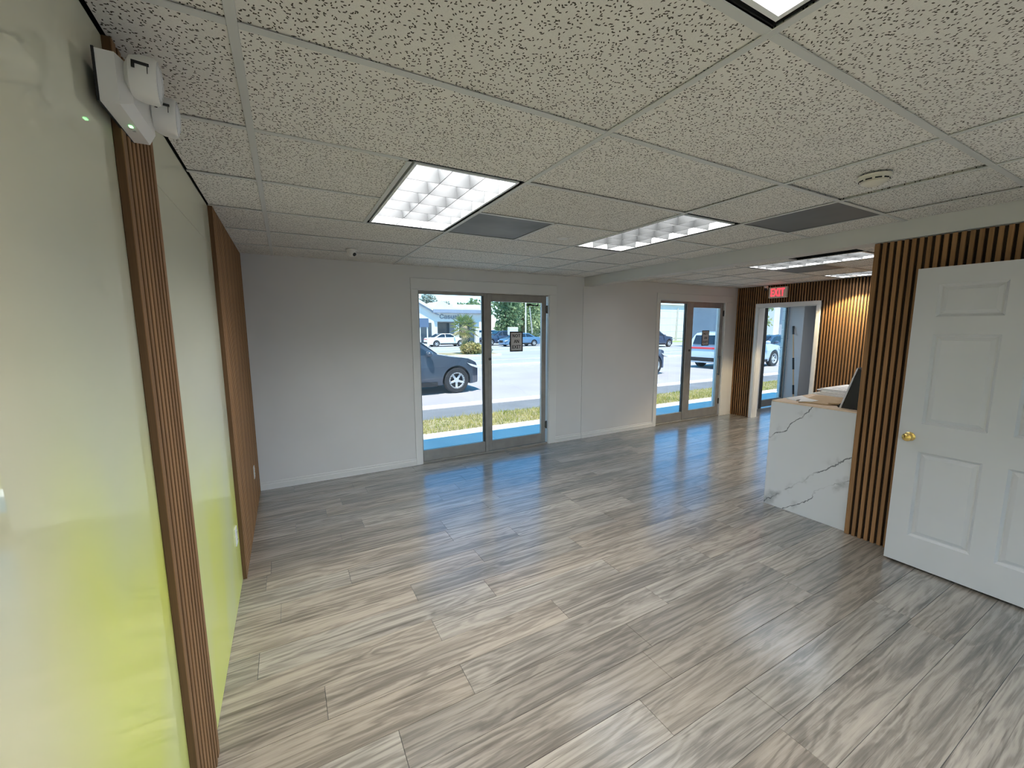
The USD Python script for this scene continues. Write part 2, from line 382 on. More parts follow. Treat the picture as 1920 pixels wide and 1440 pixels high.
def marble():
    n = {'g': ('geometry', {}), 'warp': ('noise_texture', {'scale': 3.2, 'detail': 7.0, 'roughness': 0.62}), 'wc': ('separate_color', {}), 'wo': ('math', {'math_type': 'multiply', 'value2': 0.26}),
         'sx': ('separate_xyz', {}), 'ty': ('math', {'math_type': 'multiply_add', 'value2': 0.95}), 'tx': ('math', {'math_type': 'multiply_add', 'value2': 0.6}), 'tw': ('math', {'math_type': 'add'}),
         'brk': ('noise_texture', {'scale': 3.4, 'detail': 2.0}), 'bk': ('map_range', {'range_type': 'smoothstep', 'from_min': 0.30, 'from_max': 0.47, 'to_min': 0.0, 'to_max': 0.9, 'clamp': True}),
         'bz': ('noise_texture', {'scale': 5.0, 'detail': 4.0}), 'bh': ('map_range', {'range_type': 'smoothstep', 'from_min': 0.5, 'from_max': 0.66, 'to_min': 0.0, 'to_max': 0.55, 'clamp': True}),
         'c': ('mix', {'mix_type': 'mix', 'color1': (0.62, 0.635, 0.655), 'color2': (0.12, 0.125, 0.135)}), 'p': ('principled_bsdf', {'roughness': 0.16})}
    l = [('g.position', 'sx.vector'), ('g.position', 'warp.vector'), ('warp.fac', 'wo.value1'), ('sx.y', 'ty.value1'), ('sx.z', 'ty.value3'), ('sx.x', 'tx.value1'), ('ty.value', 'tx.value3'),
         ('tx.value', 'tw.value1'), ('wo.value', 'tw.value2'), ('g.position', 'brk.vector'), ('brk.fac', 'bk.value'), ('g.position', 'bz.vector'), ('bz.fac', 'bh.value')]
    last = None
    for k, (t0, w) in enumerate(((2.06, 0.011), (2.69, 0.010), (1.86, 0.008), (3.4, 0.011), (4.1, 0.01))):
        t0 += 0.6 * 3.985 + 0.13
        n[f's{k}'] = ('math', {'math_type': 'subtract', 'value2': t0}); n[f'a{k}'] = ('math', {'math_type': 'absolute'})
        n[f'f{k}'] = ('map_range', {'range_type': 'smoothstep', 'from_min': w * 0.3, 'from_max': w, 'to_min': 1.0, 'to_max': 0.0, 'clamp': True}); n[f'm{k}'] = ('math', {'math_type': 'multiply'})
        n[f'h{k}'] = ('map_range', {'range_type': 'smoothstep', 'from_min': 0.0, 'from_max': 0.10, 'to_min': 1.0, 'to_max': 0.0, 'clamp': True}); n[f'g{k}'] = ('math', {'math_type': 'multiply'}); n[f'x{k}'] = ('math', {'math_type': 'maximum'})
        l += [('tw.value', f's{k}.value1'), (f's{k}.value', f'a{k}.value1'), (f'a{k}.value', f'f{k}.value'), (f'f{k}.result', f'm{k}.value1'), ('bk.result', f'm{k}.value2'),
              (f'a{k}.value', f'h{k}.value'), (f'h{k}.result', f'g{k}.value1'), ('bh.result', f'g{k}.value2'), (f'm{k}.value', f'x{k}.value1'), (f'g{k}.value', f'x{k}.value2')]
        if last is None: last = f'x{k}.value'
        else:
            n[f'y{k}'] = ('math', {'math_type': 'maximum'}); l += [(last, f'y{k}.value1'), (f'x{k}.value', f'y{k}.value2')]; last = f'y{k}.value'
    l += [(last, 'c.fac'), ('c.color', 'p.base_color')]
    mat('marble', n, l)


marble()
# outdoor stuff
mottled('concrete', (0.78, 0.765, 0.73), 0.08, 1.3, 0.9)
mottled('concrete_curb', (0.70, 0.68, 0.64), 0.06, 3.0, 0.9)
mottled('asphalt_dark', (0.20, 0.205, 0.215), 0.12, 1.2, 0.9)
mottled('road_asphalt', (0.42, 0.385, 0.385), 0.08, 0.5, 0.9)
mottled('lot_asphalt', (0.40, 0.40, 0.405), 0.10, 0.25, 0.9)
mottled('soil', (0.34, 0.29, 0.16), 0.25, 9.0, 0.95)
mottled('stucco', (0.74, 0.735, 0.71), 0.03, 1.0, 0.85)
mottled('stucco_gray', (0.34, 0.36, 0.40), 0.05, 1.0, 0.8)
mottled('fascia_blue', (0.28, 0.33, 0.42), 0.05, 1.0, 0.6)
mottled('roof_white', (0.72, 0.70, 0.66), 0.05, 1.0, 0.8)
plain('shop_glass', (0.05, 0.075, 0.10), 0.12)
plain('sign_blue', (0.10, 0.15, 0.24), 0.5)
plain('letter_gray', (0.22, 0.24, 0.28), 0.5)
mottled('bark', (0.24, 0.19, 0.14), 0.25, 8.0, 0.9)
mottled('palm_boot', (0.45, 0.35, 0.22), 0.3, 12.0, 0.9)
mottled('pale_bark', (0.50, 0.47, 0.42), 0.15, 5.0, 0.9)
plain('steel_post', (0.55, 0.57, 0.58), 0.5)
mottled('grass_edge', (0.30, 0.36, 0.12), 0.2, 3.0, 0.95)


def leaf(name, c, c2, sc=0.8):
    mat(name, {'g': ('geometry', {}), 'n': ('noise_texture', {'scale': sc, 'detail': 2.0}), 'r': ('rgb_ramp', {'ramp': [(0.35, c), (0.65, c2)]}), 'd': ('diffuse_bsdf', {}), 't': ('translucent_bsdf', {}), 'm': ('mix_closure', {'fac': 0.35})},
        [('g.position', 'n.vector'), ('n.fac', 'r.fac'), ('r.color', 'd.color'), ('r.color', 't.color'), ('d.BSDF', 'm.closure1'), ('t.BSDF', 'm.closure2')], surface='m.closure')


leaf('grass_blade', (0.34, 0.36, 0.09), (0.60, 0.50, 0.20), 3.0)
leaf('oak_leaf', (0.17, 0.25, 0.13), (0.32, 0.40, 0.22))
leaf('pale_leaf', (0.30, 0.37, 0.20), (0.48, 0.54, 0.30))
leaf('gray_leaf', (0.24, 0.28, 0.24), (0.38, 0.42, 0.36))
leaf('palm_leaf', (0.17, 0.24, 0.10), (0.34, 0.36, 0.14), 2.0)
leaf('dry_leaf', (0.42, 0.38, 0.14), (0.56, 0.46, 0.24), 2.0)
leaf('hedge_leaf', (0.12, 0.17, 0.10), (0.26, 0.30, 0.18))
for nm, c in (('car_slate', (0.045, 0.06, 0.085)), ('car_white', (0.78, 0.80, 0.80)), ('car_blue', (0.10, 0.20, 0.33)), ('car_navy', (0.05, 0.075, 0.13)), ('car_pale', (0.52, 0.62, 0.72))):
    plain(nm, c, 0.3, coat_weight=0.8, coat_roughness=0.05)
plain('car_glass', (0.02, 0.035, 0.055), 0.06)
plain('tyre', (0.025, 0.026, 0.03), 0.8)
plain('rim', (0.62, 0.64, 0.67), 0.35, metallic=0.25)
plain('tail_red', (0.75, 0.05, 0.06), 0.3)
plain('head_lens', (0.7, 0.72, 0.75), 0.15)
plain('stripe_white', (0.72, 0.72, 0.70), 0.9)
plain('wood_handle', (0.55, 0.36, 0.20), 0.45)

# ------------------------------------------------------------------ the building shell
CE = 2.438
DY = 4.887           # storefront wall
XL = -0.364          # face of the glossy panels
XB = 3.94            # beam face
XE = 7.65            # exit wall slat face
ST = dict(kind='structure')

# floor: boards 1.30 x 0.193 m
floor = thing('floor', 'grey washed wood-look vinyl plank floor running through the rooms', 'floor', kind='structure')
obj('subfloor', box(-0.6, 11.2, -3.4, 5.06, -0.14, -0.006), 'asphalt_dark', floor)
fixed = {5: -0.134, 3: -0.230, 1: 0.053, 0: 0.665, 4: 0.62, 2: -0.66, 6: 0.28, 8: 1.1}
stuffs = {p: [] for p in PLANKS}
PL = 1.30
pr = random.Random(11)
for r in range(-9, 18):
    y0 = ROW0 + ROWW * r; y1 = y0 + ROWW
    if y0 > 5.0: continue
    y1 = min(y1, 4.93)
    x = fixed.get(r, pr.uniform(0, PL)); x -= PL * math.ceil((x + 0.45) / PL)
    while x < 9.9:
        xa, xb = max(x, -0.40), min(x + PL, 9.9)
        if xb - xa > 0.03:
            g = 0.0007
            mm = box(xa + g, xb - g, y0 + g, y1 - g, -0.006, pr.uniform(-0.0003, 0.0003), 0.0009)
            mt = pr.choice(PLANKS)
            seen = y0 > 0.1 and not (xa > 4.2 and y1 < 1.2)
            if seen: obj('plank', mm, mt, floor)
            else: stuffs[mt].append(mm)
        x += PL
for k, v in stuffs.items():
    if v: obj('more_planks', cat(*v), k, floor, kind='stuff')
obj('more_planks', box(-0.6, 9.9, -3.4, ROW0 - 9 * ROWW - 0.001, -0.006, 0.0), PLANKS[0], floor, kind='stuff')

# storefront wall with three openings
wall = boxm(-0.6, 11.2, DY, 5.05, -0.14, 3.0)
OPEN = [(1.415, 3.315, 2.165), (5.55, 7.30, 2.165), (8.55, 9.86, 2.165)]
for a, b, h in OPEN: wall = wall - boxm(a, b, 4.5, 5.3, -0.002, h)
wb = thing('wall_back', 'white painted storefront wall with the glass doors', 'wall', kind='structure')
obj('wall_face', wall, 'wall_paint', wb)
obj('wall_return', boxm(3.925, XE + 0.01, DY - 0.008, DY + 0.02, 0, CE + 0.1) - boxm(5.55, 7.30, 4.5, 5.3, -0.01, 2.165), 'wall_paint', wb)
# left wall behind the sheets
tag(obj('wall_left', box(-0.55, XL - 0.012, -3.4, DY, -0.01, 3.0), 'dark_gap'), 'dark wall behind the glossy sheets and slats', 'wall', kind='structure')
# partition with slats, beam above it
tag(obj('wall_right', box(3.9755, 4.09, -3.4, 1.468, 0, 2.7), 'wall_paint'), 'partition wall that carries the oak slats beside the white door', 'wall', kind='structure')
tag(obj('trim_beam', box(XB, 4.10, -3.4, DY, 2.312, 2.6, 0.003), 'beam_paint'), 'white boxed ceiling beam that crosses above the partition', 'beam', kind='structure')
# exit wall with a doorway
ew = boxm(XE + 0.0265, XE + 0.14, -1.4, DY, -0.01, 2.7) - boxm(XE - 0.1, XE + 0.3, 3.52, 4.455, -0.02, 2.06)
tag(obj('wall_exit', ew, 'wall_paint'), 'far wall with the open doorway under the exit sign', 'wall', kind='structure')
tag(obj('wall_rear', cat(boxm(-0.6, 4.1, -3.5, -3.35, -0.01, 2.7) - boxm(0.0, 3.7, -3.6, -3.2, 0.1, 2.15), box(4.0, 7.8, -1.5, -1.4, -0.01, 2.7)), 'wall_paint'), 'plain white rear walls of the rooms', 'wall', kind='structure')
# side room behind the doorway
tag(obj('wall_side', cat(box(9.555, 9.60, 4.66, 4.90, -0.01, 2.7), box(9.555, 11.2, 4.62, 4.66, -0.01, 2.7), box(XE + 0.14, 11.2, 2.9, 3.0, -0.01, 2.7), box(11.1, 11.2, 3.0, 4.5, -0.01, 2.7)), 'gray_paint'),
    'grey and white walls of the small side room seen through the doorway', 'wall', kind='structure')
tag(obj('roof', box(-0.9, 11.4, -3.7, 5.12, 2.72, 3.30), 'stucco'), 'flat roof over the rooms', 'roof', kind='structure')
tag(obj('wall_outer', cat(box(11.2, 11.4, -3.7, 5.05, -0.14, 3.0), box(-0.9, -0.55, -3.7, 5.05, -0.14, 3.0), boxm(-0.9, 11.4, -3.7, -3.5, -0.14, 3.0) - boxm(0.0, 3.7, -3.8, -3.4, 0.1, 2.15)), 'stucco'), 'outer walls that close the building', 'wall', kind='structure')

# ------------------------------------------------------------------ ceiling
KA, T = 1.1536, 0.6096


def gx(k): return KA + T * k


def gy(r): return 0.695 + T * r


ceil = thing('ceiling', 'suspended ceiling of pitted mineral tiles in a white metal grid', 'ceiling', kind='structure')
obj('deck', box(-0.6, 11.2, -3.4, 5.05, 2.66, 2.72), 'dark_gap', ceil)
tr = random.Random(5)


def tile(x0, x1, y0, y1, mt=None, name='tile', dz=None):
    z = CE + 0.0005 + (tr.uniform(0, 0.003) if dz is None else dz)
    g = 0.004
    obj(name, box(x0 + g, x1 - g, y0 + g, y1 - g, z, z + 0.014), mt or tr.choice(TILES), ceil)


def bar(x0, x1, y0, y1):
    obj('grid_bar', box(x0, x1, y0, y1, CE - 0.0035, CE + 0.0005, 0.001), 'grid_metal', ceil)


HB = 0.0125
lights = []      # (x0, x1, y0, y1)
NR = 7
main_room = {'L0': (-1, 0, -2, 0), 'L1': (-1, 0, 2, 4), 'L2': (2, 3, 2, 4), 'L4': (-1, 0, -6, -4), 'L5': (0, 1, -6, -4), 'L6': (-2, -1, -3, -1)}  # the last three are unseen, added to brighten the room
for a, b, c, d in main_room.values(): lights.append((gx(a), gx(b), gy(c), gy(d)))
for r in range(-6, NR):
    y0, y1 = gy(r), min(gy(r + 1), DY - 0.002)
    spans = [(None, -2), (-2, 0), (0, 2), (2, 3), (3, 4), (4, None)]
    out = []
    for a, b in spans:
        lit = [L for L in main_room.values() if L[2] <= r < L[3] and a is not None and b is not None and L[0] >= a and L[1] <= b]
        if lit:
            L = lit[0]
            if a < L[0]: out.append((a, L[0], None))
            if L[1] < b: out.append((L[1], b, None))
        elif (a, r) == (0, 3): out += [(0, 1, 'vent_metal'), (1, 2, None)]
        elif (a, r) == (3, 1): out.append((3, 4, 'vent_slate'))
        else: out.append((a, b, None))
    for a, b, m_ in out:
        x0 = XL + 0.003 if a is None else gx(a); x1 = XB - 0.001 if b is None else gx(b)
        if m_: tile(x0, x1, y0, y1, m_, 'metal_panel', 0.001)
        else: tile(x0, x1, y0, y1, dz=0.011 if (a, r) == (2, 0) else (0.006 if (a, b, r) in ((3, 4, 0), (0, 2, 1)) else None))
        if r > -5: bar(x0 + (HB if a is not None else 0), x1 - (HB if b is not None else 0), y0 - HB, y0 + HB)
for k in (-2, 0, 2, 3, 4): bar(gx(k) - HB, gx(k) + HB, gy(-6), DY - 0.002)
for k, r0, r1 in ((-1, 2, 4), (1, 3, 4), (-1, -2, 0)): bar(gx(k) - HB, gx(k) + HB, gy(r0) + HB, gy(r1) - HB)


# second room (past the beam)
def hx(k): return 5.11 + T * k


def hy(r): return 1.98 + T * r


room2 = [(0, 1, 0, 2), (3, 4, 0, 2), (-2, -1, 2, 4)]
for a, b, c, d in room2:
    x0 = hx(a) + (0.33 if a == -2 else 0); x1 = hx(b) + (0.31 if a == -2 else 0)
    lights.append((max(hx(a), 4.13) if a == -2 else hx(a), 4.74 if a == -2 else hx(b), hy(c), hy(d)))
for r in range(-5, 5):
    y0, y1 = hy(r), min(hy(r + 1), DY - 0.01)
    for a in (-2, -1, 0, 1, 2, 3):
        b = a + 1
        x0 = 4.102 if a == -2 else hx(a); x1 = XE + 0.018 if a == 3 else hx(b)
        hit = [L for L in room2 if L[0] == a and L[2] <= r < L[3]]
        if a == -1 and r == 0: continue                    # a tile is missing here: the dark plenum shows
        if hit and a != -2:
            if a == 3: pass
            continue
        if a == -2 and hit: continue
        if a == -1 and any(L[0] == -2 and L[2] <= r < L[3] for L in room2): x0 = 4.74
        if a == 1 and r == 1: tile(x0, x1, y0, y1, 'vent_metal', 'metal_panel', 0.001)
        else: tile(x0, x1, y0, y1)
        if r > -4 and a in (0, 2, -2, 1, -1, 3): bar(x0 + HB, x1 - HB, y0 - HB, y0 + HB)
for k in (0, 1, 2, 3, 4):
    bar(hx(k) - HB, min(hx(k) + HB, XE + 0.018), hy(-5), DY - 0.01)
bar(4.74, 4.76, hy(2), hy(4))
obj('tile', boxm(XE + 0.15, 11.1, 3.0, DY, 2.44, 2.46) - boxm(8.3, 8.9096, 3.15, 4.369, 2, 3), 'ceiling_tile_1', ceil)

# ------------------------------------------------------------------ wall sheets and slats on the near wall
SH = [('glossy cream wall sheet nearest the camera, with a lime reflection painted in', -3.3, 1.505), ('narrow glossy cream wall sheet with painted lime reflection between the two slat strips', 1.82, 3.135)]
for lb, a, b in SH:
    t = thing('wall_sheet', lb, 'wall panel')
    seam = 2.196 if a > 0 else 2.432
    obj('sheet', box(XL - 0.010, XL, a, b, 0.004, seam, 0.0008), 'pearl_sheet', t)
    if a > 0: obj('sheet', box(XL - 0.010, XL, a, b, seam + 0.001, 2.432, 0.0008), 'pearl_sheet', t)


def slat_strip(label, axis, face, a, b, z0, z1, depth, pitch, sign, width=0.0245, group=None, cut=None, parent=None, back=0.006):
    """slats on a wall; axis 'x' = the wall faces x. face = outer face, sign = direction the slats look."""
    t = thing('slat_panel', label, 'slat panel', group=group)
    n = int(round((b - a) / pitch)); p = (b - a) / n
    f0 = face - sign * depth
    if cut is None: obj('backing', box(f0 - sign * back, f0, a, b, z0, z1), 'back_board', t)
    else:
        m_ = boxm(min(f0 - sign * back, f0), max(f0 - sign * back, f0), a, b, z0, z1) - boxm(f0 - 1, f0 + 1, cut[0], cut[1], -1, cut[2])
        obj('backing', m_, 'back_board', t)
    for i in range(n):
        y0 = a + p * i + (p - width) / 2; y1 = y0 + width
        if i == 0: y0 = a
        if i == n - 1: y1 = b
        zz = z0
        if cut and y1 > cut[0] and y0 < cut[1]: zz = cut[2]
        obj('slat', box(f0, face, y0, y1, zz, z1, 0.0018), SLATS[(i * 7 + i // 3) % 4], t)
    return t


slat_strip('narrow oak slat strip under the emergency light', 'x', -0.344, 1.50, 1.824, 0.0, 2.434, 0.020, 0.0405, 1)
slat_strip('wide oak slat panel in the corner beside the storefront wall', 'x', -0.340, 3.13, 4.885, 0.0, 2.434, 0.024, 0.0405, 1)
slat_strip('oak slat cladding of the partition behind the white door', 'x', 3.948, 0.22, 1.47, 0.0, 2.306, 0.021, 0.0405, -1)
slat_strip('oak slat cladding around the doorway under the exit sign', 'x', XE, 0.9, 4.876, 0.0, 2.434, 0.020, 0.041, -1, width=0.021, cut=(3.467, 4.511, 2.124))

# baseboards
for nm, a, b, lb in (('baseboard_back', -0.338, 1.335, 'white baseboard under the blank storefront wall beside the slats'), ('baseboard_back', 3.44, 3.922, 'short white baseboard piece under the pier beside the first glass door'), ('baseboard_back', 3.924, 5.47, 'white baseboard between the two glass door sets')):
    yb = DY if b < 3.923 else DY - 0.008
    pr_ = poly([(yb, 0.0), (yb, 0.086), (yb - 0.006, 0.086), (yb - 0.009, 0.079), (yb - 0.009, 0.062), (yb - 0.014, 0.056), (yb - 0.014, 0.0)])
    tag(obj(nm, ext_x(pr_, a, b), 'white_trim'), lb, 'baseboard', kind='structure')

# ------------------------------------------------------------------ trims and glass doors on the storefront
def casing(name, label, xo0, xi0, xi1, xo1, zi, zo, y, th=0.014):
    t = thing(name, label, 'door casing', kind='structure')
    obj('casing_post', box(xo0, xi0, y - th, y, 0, zi, 0.003), 'white_trim', t)
    obj('casing_post', box(xi1, xo1, y - th, y, 0, zi, 0.003), 'white_trim', t)
    obj('casing_head', box(xo0, xo1, y - th, y, zi, zo, 0.003), 'white_trim', t)
    obj('jamb', box(xi0 - 0.004, xi0 + 0.012, y - 0.006, 5.04, 0, zi, 0.002), 'white_trim', t)
    obj('jamb', box(xi1 - 0.012, xi1 + 0.004, y - 0.006, 5.04, 0, zi, 0.002), 'white_trim', t)
    obj('jamb', box(xi0, xi1, y - 0.006, 5.04, zi - 0.01, zi + 0.004, 0.002), 'white_trim', t)
    return t


casing('trim_1', 'white casing around the first glass door set', 1.335, 1.413, 3.322, 3.442, 2.163, 2.295, DY)
casing('trim_2', 'white casing around the second glass door set next to the slatted wall', 5.472, 5.55, 7.303, 7.50, 2.163, 2.275, DY - 0.008)


def sidelight(name, label, x0, x1, mull, zt, zg0, y, dark='aluminium'):
    """fixed glass beside a door: x0..x1, then the post x1..mull"""
    t = thing(name, label, 'window', kind='structure')
    d = 0.045
    obj('frame_post', box(x0, x0 + 0.016, y, y + d, 0.01, zt, 0.002), dark, t)
    obj('frame_post', box(x1, mull, y - 0.006, y + d, 0.012, zt, 0.003), 'aluminium', t)
    obj('frame_post', box(x1 - 0.022, x1, y + 0.012, y + d, zg0, zt - 0.035, 0.002), 'aluminium_dark', t)
    obj('head_rail', box(x0, mull, y - 0.002, y + d, zt - 0.036, zt, 0.003), 'aluminium', t)
    obj('sill_rail', box(x0, x1, y, y + d, 0.022, zg0, 0.004), 'aluminium', t)
    obj('glass_pane', box(x0 + 0.012, x1 - 0.01, y + 0.02, y + 0.026, zg0 - 0.005, zt - 0.03), 'glass', t)
    return t


def glass_leaf(name, label, x0, x1, gx0, gx1, g0, g1, zt, y, pull=False):
    t = thing(name, label, 'glass door', kind='structure')
    d = 0.044; zb = 0.028
    obj('stile', box(x0, gx0, y, y + d, zb, zt, 0.003), 'aluminium', t)
    obj('stile', box(gx1, x1, y, y + d, zb, zt, 0.003), 'aluminium', t)
    obj('top_rail', box(gx0, gx1, y, y + d, g1, zt, 0.003), 'aluminium', t)
    obj('bottom_rail', box(gx0, gx1, y, y + d, zb, g0, 0.003), 'aluminium', t)
    obj('glass_pane', box(gx0 - 0.008, gx1 + 0.008, y + 0.02, y + 0.026, g0 - 0.008, g1 + 0.008), 'glass', t)
    for z in (1.96, 0.29):
        h = cat(box(x1 - 0.012, x1 + 0.012, y - 0.014, y, z - 0.045, z + 0.045, 0.003), tf(lathe([(0.011, -0.055), (0.011, 0.055)], 12), (x1 + 0.004, y - 0.012, z)))
        obj('hinge', h, 'aluminium_dark', t)
    lk = obj('lock', tf(lathe([(0.019, 0), (0.019, 0.010), (0.013, 0.016)], 20, 'y'), ((x0 + gx0) / 2, y, 1.29), rot('z', 180)), 'aluminium_dark', t)
    if pull:
        xp = gx1 + 0.002
        obj('pull_handle', cat(rod((xp, y - 0.045, 0.80), (xp, y - 0.045, 1.16), 0.012), rod((xp, y - 0.045, 0.82), (xp + 0.02, y, 0.82), 0.009), rod((xp, y - 0.045, 1.14), (xp + 0.02, y, 1.14), 0.009)), 'aluminium_dark', t)
    return t


YF = 4.905
sidelight('window_1', 'tall fixed glass pane beside the first glass door, dark car beyond it', 1.425, 2.305, 2.352, 2.150, 0.165, YF)
glass_leaf('door_1', 'aluminium glass door nearest the blank wall, paper sign on it', 2.355, 3.285, 2.413, 3.212, 0.165, 2.050, 2.142, YF + 0.003)
obj('threshold', box(1.425, 3.31, YF - 0.015, YF + 0.09, 0.0, 0.022, 0.004), 'aluminium', None, label='low metal threshold under the first glass door', cat='threshold')
obj('header_bar', box(2.352, 3.31, YF - 0.002, YF + 0.045, 2.142, 2.165), 'aluminium', None, label='metal header bar above the first glass door', cat='door header')
sidelight('window_2', 'tall fixed glass pane beside the second glass door', 5.56, 6.262, 6.31, 2.150, 0.175, YF)
glass_leaf('door_2', 'aluminium glass door with a dark pull handle near the slatted wall', 6.313, 7.29, 6.445, 7.20, 0.185, 2.055, 2.142, YF + 0.003, True)
obj('threshold', box(5.56, 7.30, YF - 0.015, YF + 0.09, 0.0, 0.022, 0.004), 'aluminium', None, label='low metal threshold under the second glass door', cat='threshold')
obj('header_bar', box(6.31, 7.30, YF - 0.002, YF + 0.045, 2.142, 2.165), 'aluminium', None, label='metal header bar above the second glass door', cat='door header')
sidelight('window_3', 'glass of the side room seen through the doorway', 8.735, 9.50, 9.53, 2.15, 0.17, YF, 'aluminium_dark')
obj('post', box(8.56, 8.735, YF - 0.012, YF + 0.05, 0, 2.165, 0.003), 'aluminium_dark', None, label='dark metal post beside the glass in the side room', cat='post')
tag(obj('trim_4', box(8.44, 8.56, DY - 0.03, DY + 0.03, 0, 2.165, 0.003), 'white_trim'), 'white jamb at the edge of the side room glass', 'door casing', kind='structure')

# doorway casing in the exit wall
t = thing('trim_3', 'white casing around the doorway in the slatted wall', 'door casing', kind='structure')
obj('casing_post', box(XE - 0.012, XE + 0.02, 4.455, 4.511, 0, 2.06, 0.003), 'white_trim', t)
obj('casing_post', box(XE - 0.012, XE + 0.02, 3.467, 3.522, 0, 2.06, 0.003), 'white_trim', t)
obj('casing_head', box(XE - 0.012, XE + 0.02, 3.467, 4.511, 2.06, 2.124, 0.003), 'white_trim', t)
obj('jamb', box(XE + 0.0, XE + 0.15, 4.445, 4.458, 0, 2.06), 'white_trim', t)
obj('jamb', box(XE + 0.0, XE + 0.15, 3.518, 3.531, 0, 2.06), 'white_trim', t)
obj('jamb', box(XE + 0.0, XE + 0.15, 3.52, 4.455, 2.048, 2.062), 'white_trim', t)

# paper signs on the glass doors
def not_exit(label, x0, x1, z0, z1):
    t = thing('door_sign', label, 'sign')
    y = YF + 0.019
    obj('sign_board', box(x0, x1, y - 0.002, y + 0.003, z0, z1), 'ink', t)
    w = x1 - x0; b = w * 0.075
    obj('sign_face', box(x0 + b, x1 - b, y - 0.003, y - 0.001, z0 + b, z1 - b), 'sign_face', t)
    h = (z1 - z0) * 0.155
    for i, s in enumerate(('NOT', 'AN', 'EXIT')):
        m_ = meshkit.text_mesh(s, h, 0.0012, bold=True); v, f = cat(m_)
        ww = v[:, 0].max() - v[:, 0].min(); sx = min(1.0, (w - 4 * b) / ww)
        v[:, 0] = (v[:, 0] - v[:, 0].min() - ww / 2) * sx
        vv = np.stack([v[:, 0] + (x0 + x1) / 2, y - 0.003 - v[:, 2], v[:, 1] + z1 - (z1 - z0) * (0.285 + 0.28 * i)], 1)
        obj('lettering', (vv, f), 'ink', t)


not_exit('black bordered NOT AN EXIT sign on the first glass door', 2.702, 2.904, 1.377, 1.652)
not_exit('black bordered NOT AN EXIT sign on the second glass door', 6.735, 6.935, 1.366, 1.645)
# torn sticker remains at the head of the first door
rs = random.Random(3); pts = []
for x, z, w_, h_ in ((2.985, 2.018, 0.05, 0.020), (3.025, 2.022, 0.05, 0.026), (3.065, 2.014, 0.05, 0.018), (3.10, 2.010, 0.04, 0.012), (3.13, 2.013, 0.035, 0.020), (3.155, 2.018, 0.018, 0.030)):
    a = [(x + w_ * 0.6 * math.cos(q) * rs.uniform(.7, 1.1), z + h_ * 0.6 * math.sin(q) * rs.uniform(.6, 1.2)) for q in np.linspace(0, 2 * math.pi, 11)[:-1]]
    pts.append(ext_y(poly(a), YF + 0.020, YF + 0.0225))
obj('sticker_residue', cat(*pts), 'ink', None, label='torn black sticker remains at the top of the first glass door', cat='sticker')

t = thing('window_4', 'unseen rear glazing added behind the camera for daylight', 'window', kind='structure')  # invented glazing, added out of view to let more daylight in
for x in (0.0, 1.22, 2.44, 3.65): obj('frame_post', box(x, x + 0.05, -3.52, -3.47, 0.1, 2.15), 'aluminium', t)
obj('glass_pane', box(0.0, 3.7, -3.50, -3.494, 0.1, 2.15), 'glass', t)

# ------------------------------------------------------------------ white six-panel door
def panel_door():
    t = thing('door_4', 'white six-panel door standing open against the slatted partition', 'door', kind='structure')
    x0, x1, ya, yb, zb, zt = 3.760, 3.795, 0.232, 1.150, 0.018, 2.070
    slab = boxm(x0, x1, ya, yb, zb, zt)
    ys = [(1.040, 0.740), (0.638, 0.338)]; zs = [(0.230, 0.838), (1.030, 1.638), (1.750, 1.962)]
    panels = []
    for a, b in ys:
        for c, d in zs:
            y_lo, y_hi = b, a
            # sticking: a sloped recess, then a raised field
            o = [(y_lo, c), (y_hi, c), (y_hi, d), (y_lo, d)]
            def fr(k, i_):
                return [(y_lo + i_, c + i_), (y_hi - i_, c + i_), (y_hi - i_, d - i_), (y_lo + i_, d - i_)]
            cutp = m3.Manifold.hull_points(np.array([(x0 - 0.002, y, z) for y, z in fr(0, -0.001)] + [(x0 + 0.014, y, z) for y, z in fr(0, 0.015)], float))
            slab = slab - cutp
            fld = m3.Manifold.hull_points(np.array([(x0 + 0.0145, y, z) for y, z in fr(0, 0.021)] + [(x0 + 0.004, y, z) for y, z in fr(0, 0.042)], float))
            panels.append(fld)
    obj('slab', slab, 'door_paint', t)
    for p in panels: obj('raised_panel', p, 'door_paint', t)
    k = obj('knob', tf(lathe([(0.012, 0.0), (0.011, 0.016), (0.018, 0.022), (0.026, 0.032), (0.028, 0.042), (0.024, 0.052), (0.012, 0.057)], 28, 'x'), (x0 - 0.004, 1.090, 0.932), rot('z', 180)), 'brass', t, smooth=40, label='polished brass knob')
    obj('rose', tf(lathe([(0.031, 0), (0.031, 0.004), (0.022, 0.010)], 28, 'x'), (x0, 1.090, 0.932), rot('z', 180)), 'brass', k, smooth=40)
    for z in (0.25, 1.05, 1.85): obj('hinge', cat(tf(lathe([(0.007, -0.045), (0.007, 0.045)], 10), (x0 + 0.035, ya - 0.004, z))), 'brass', t)


panel_door()

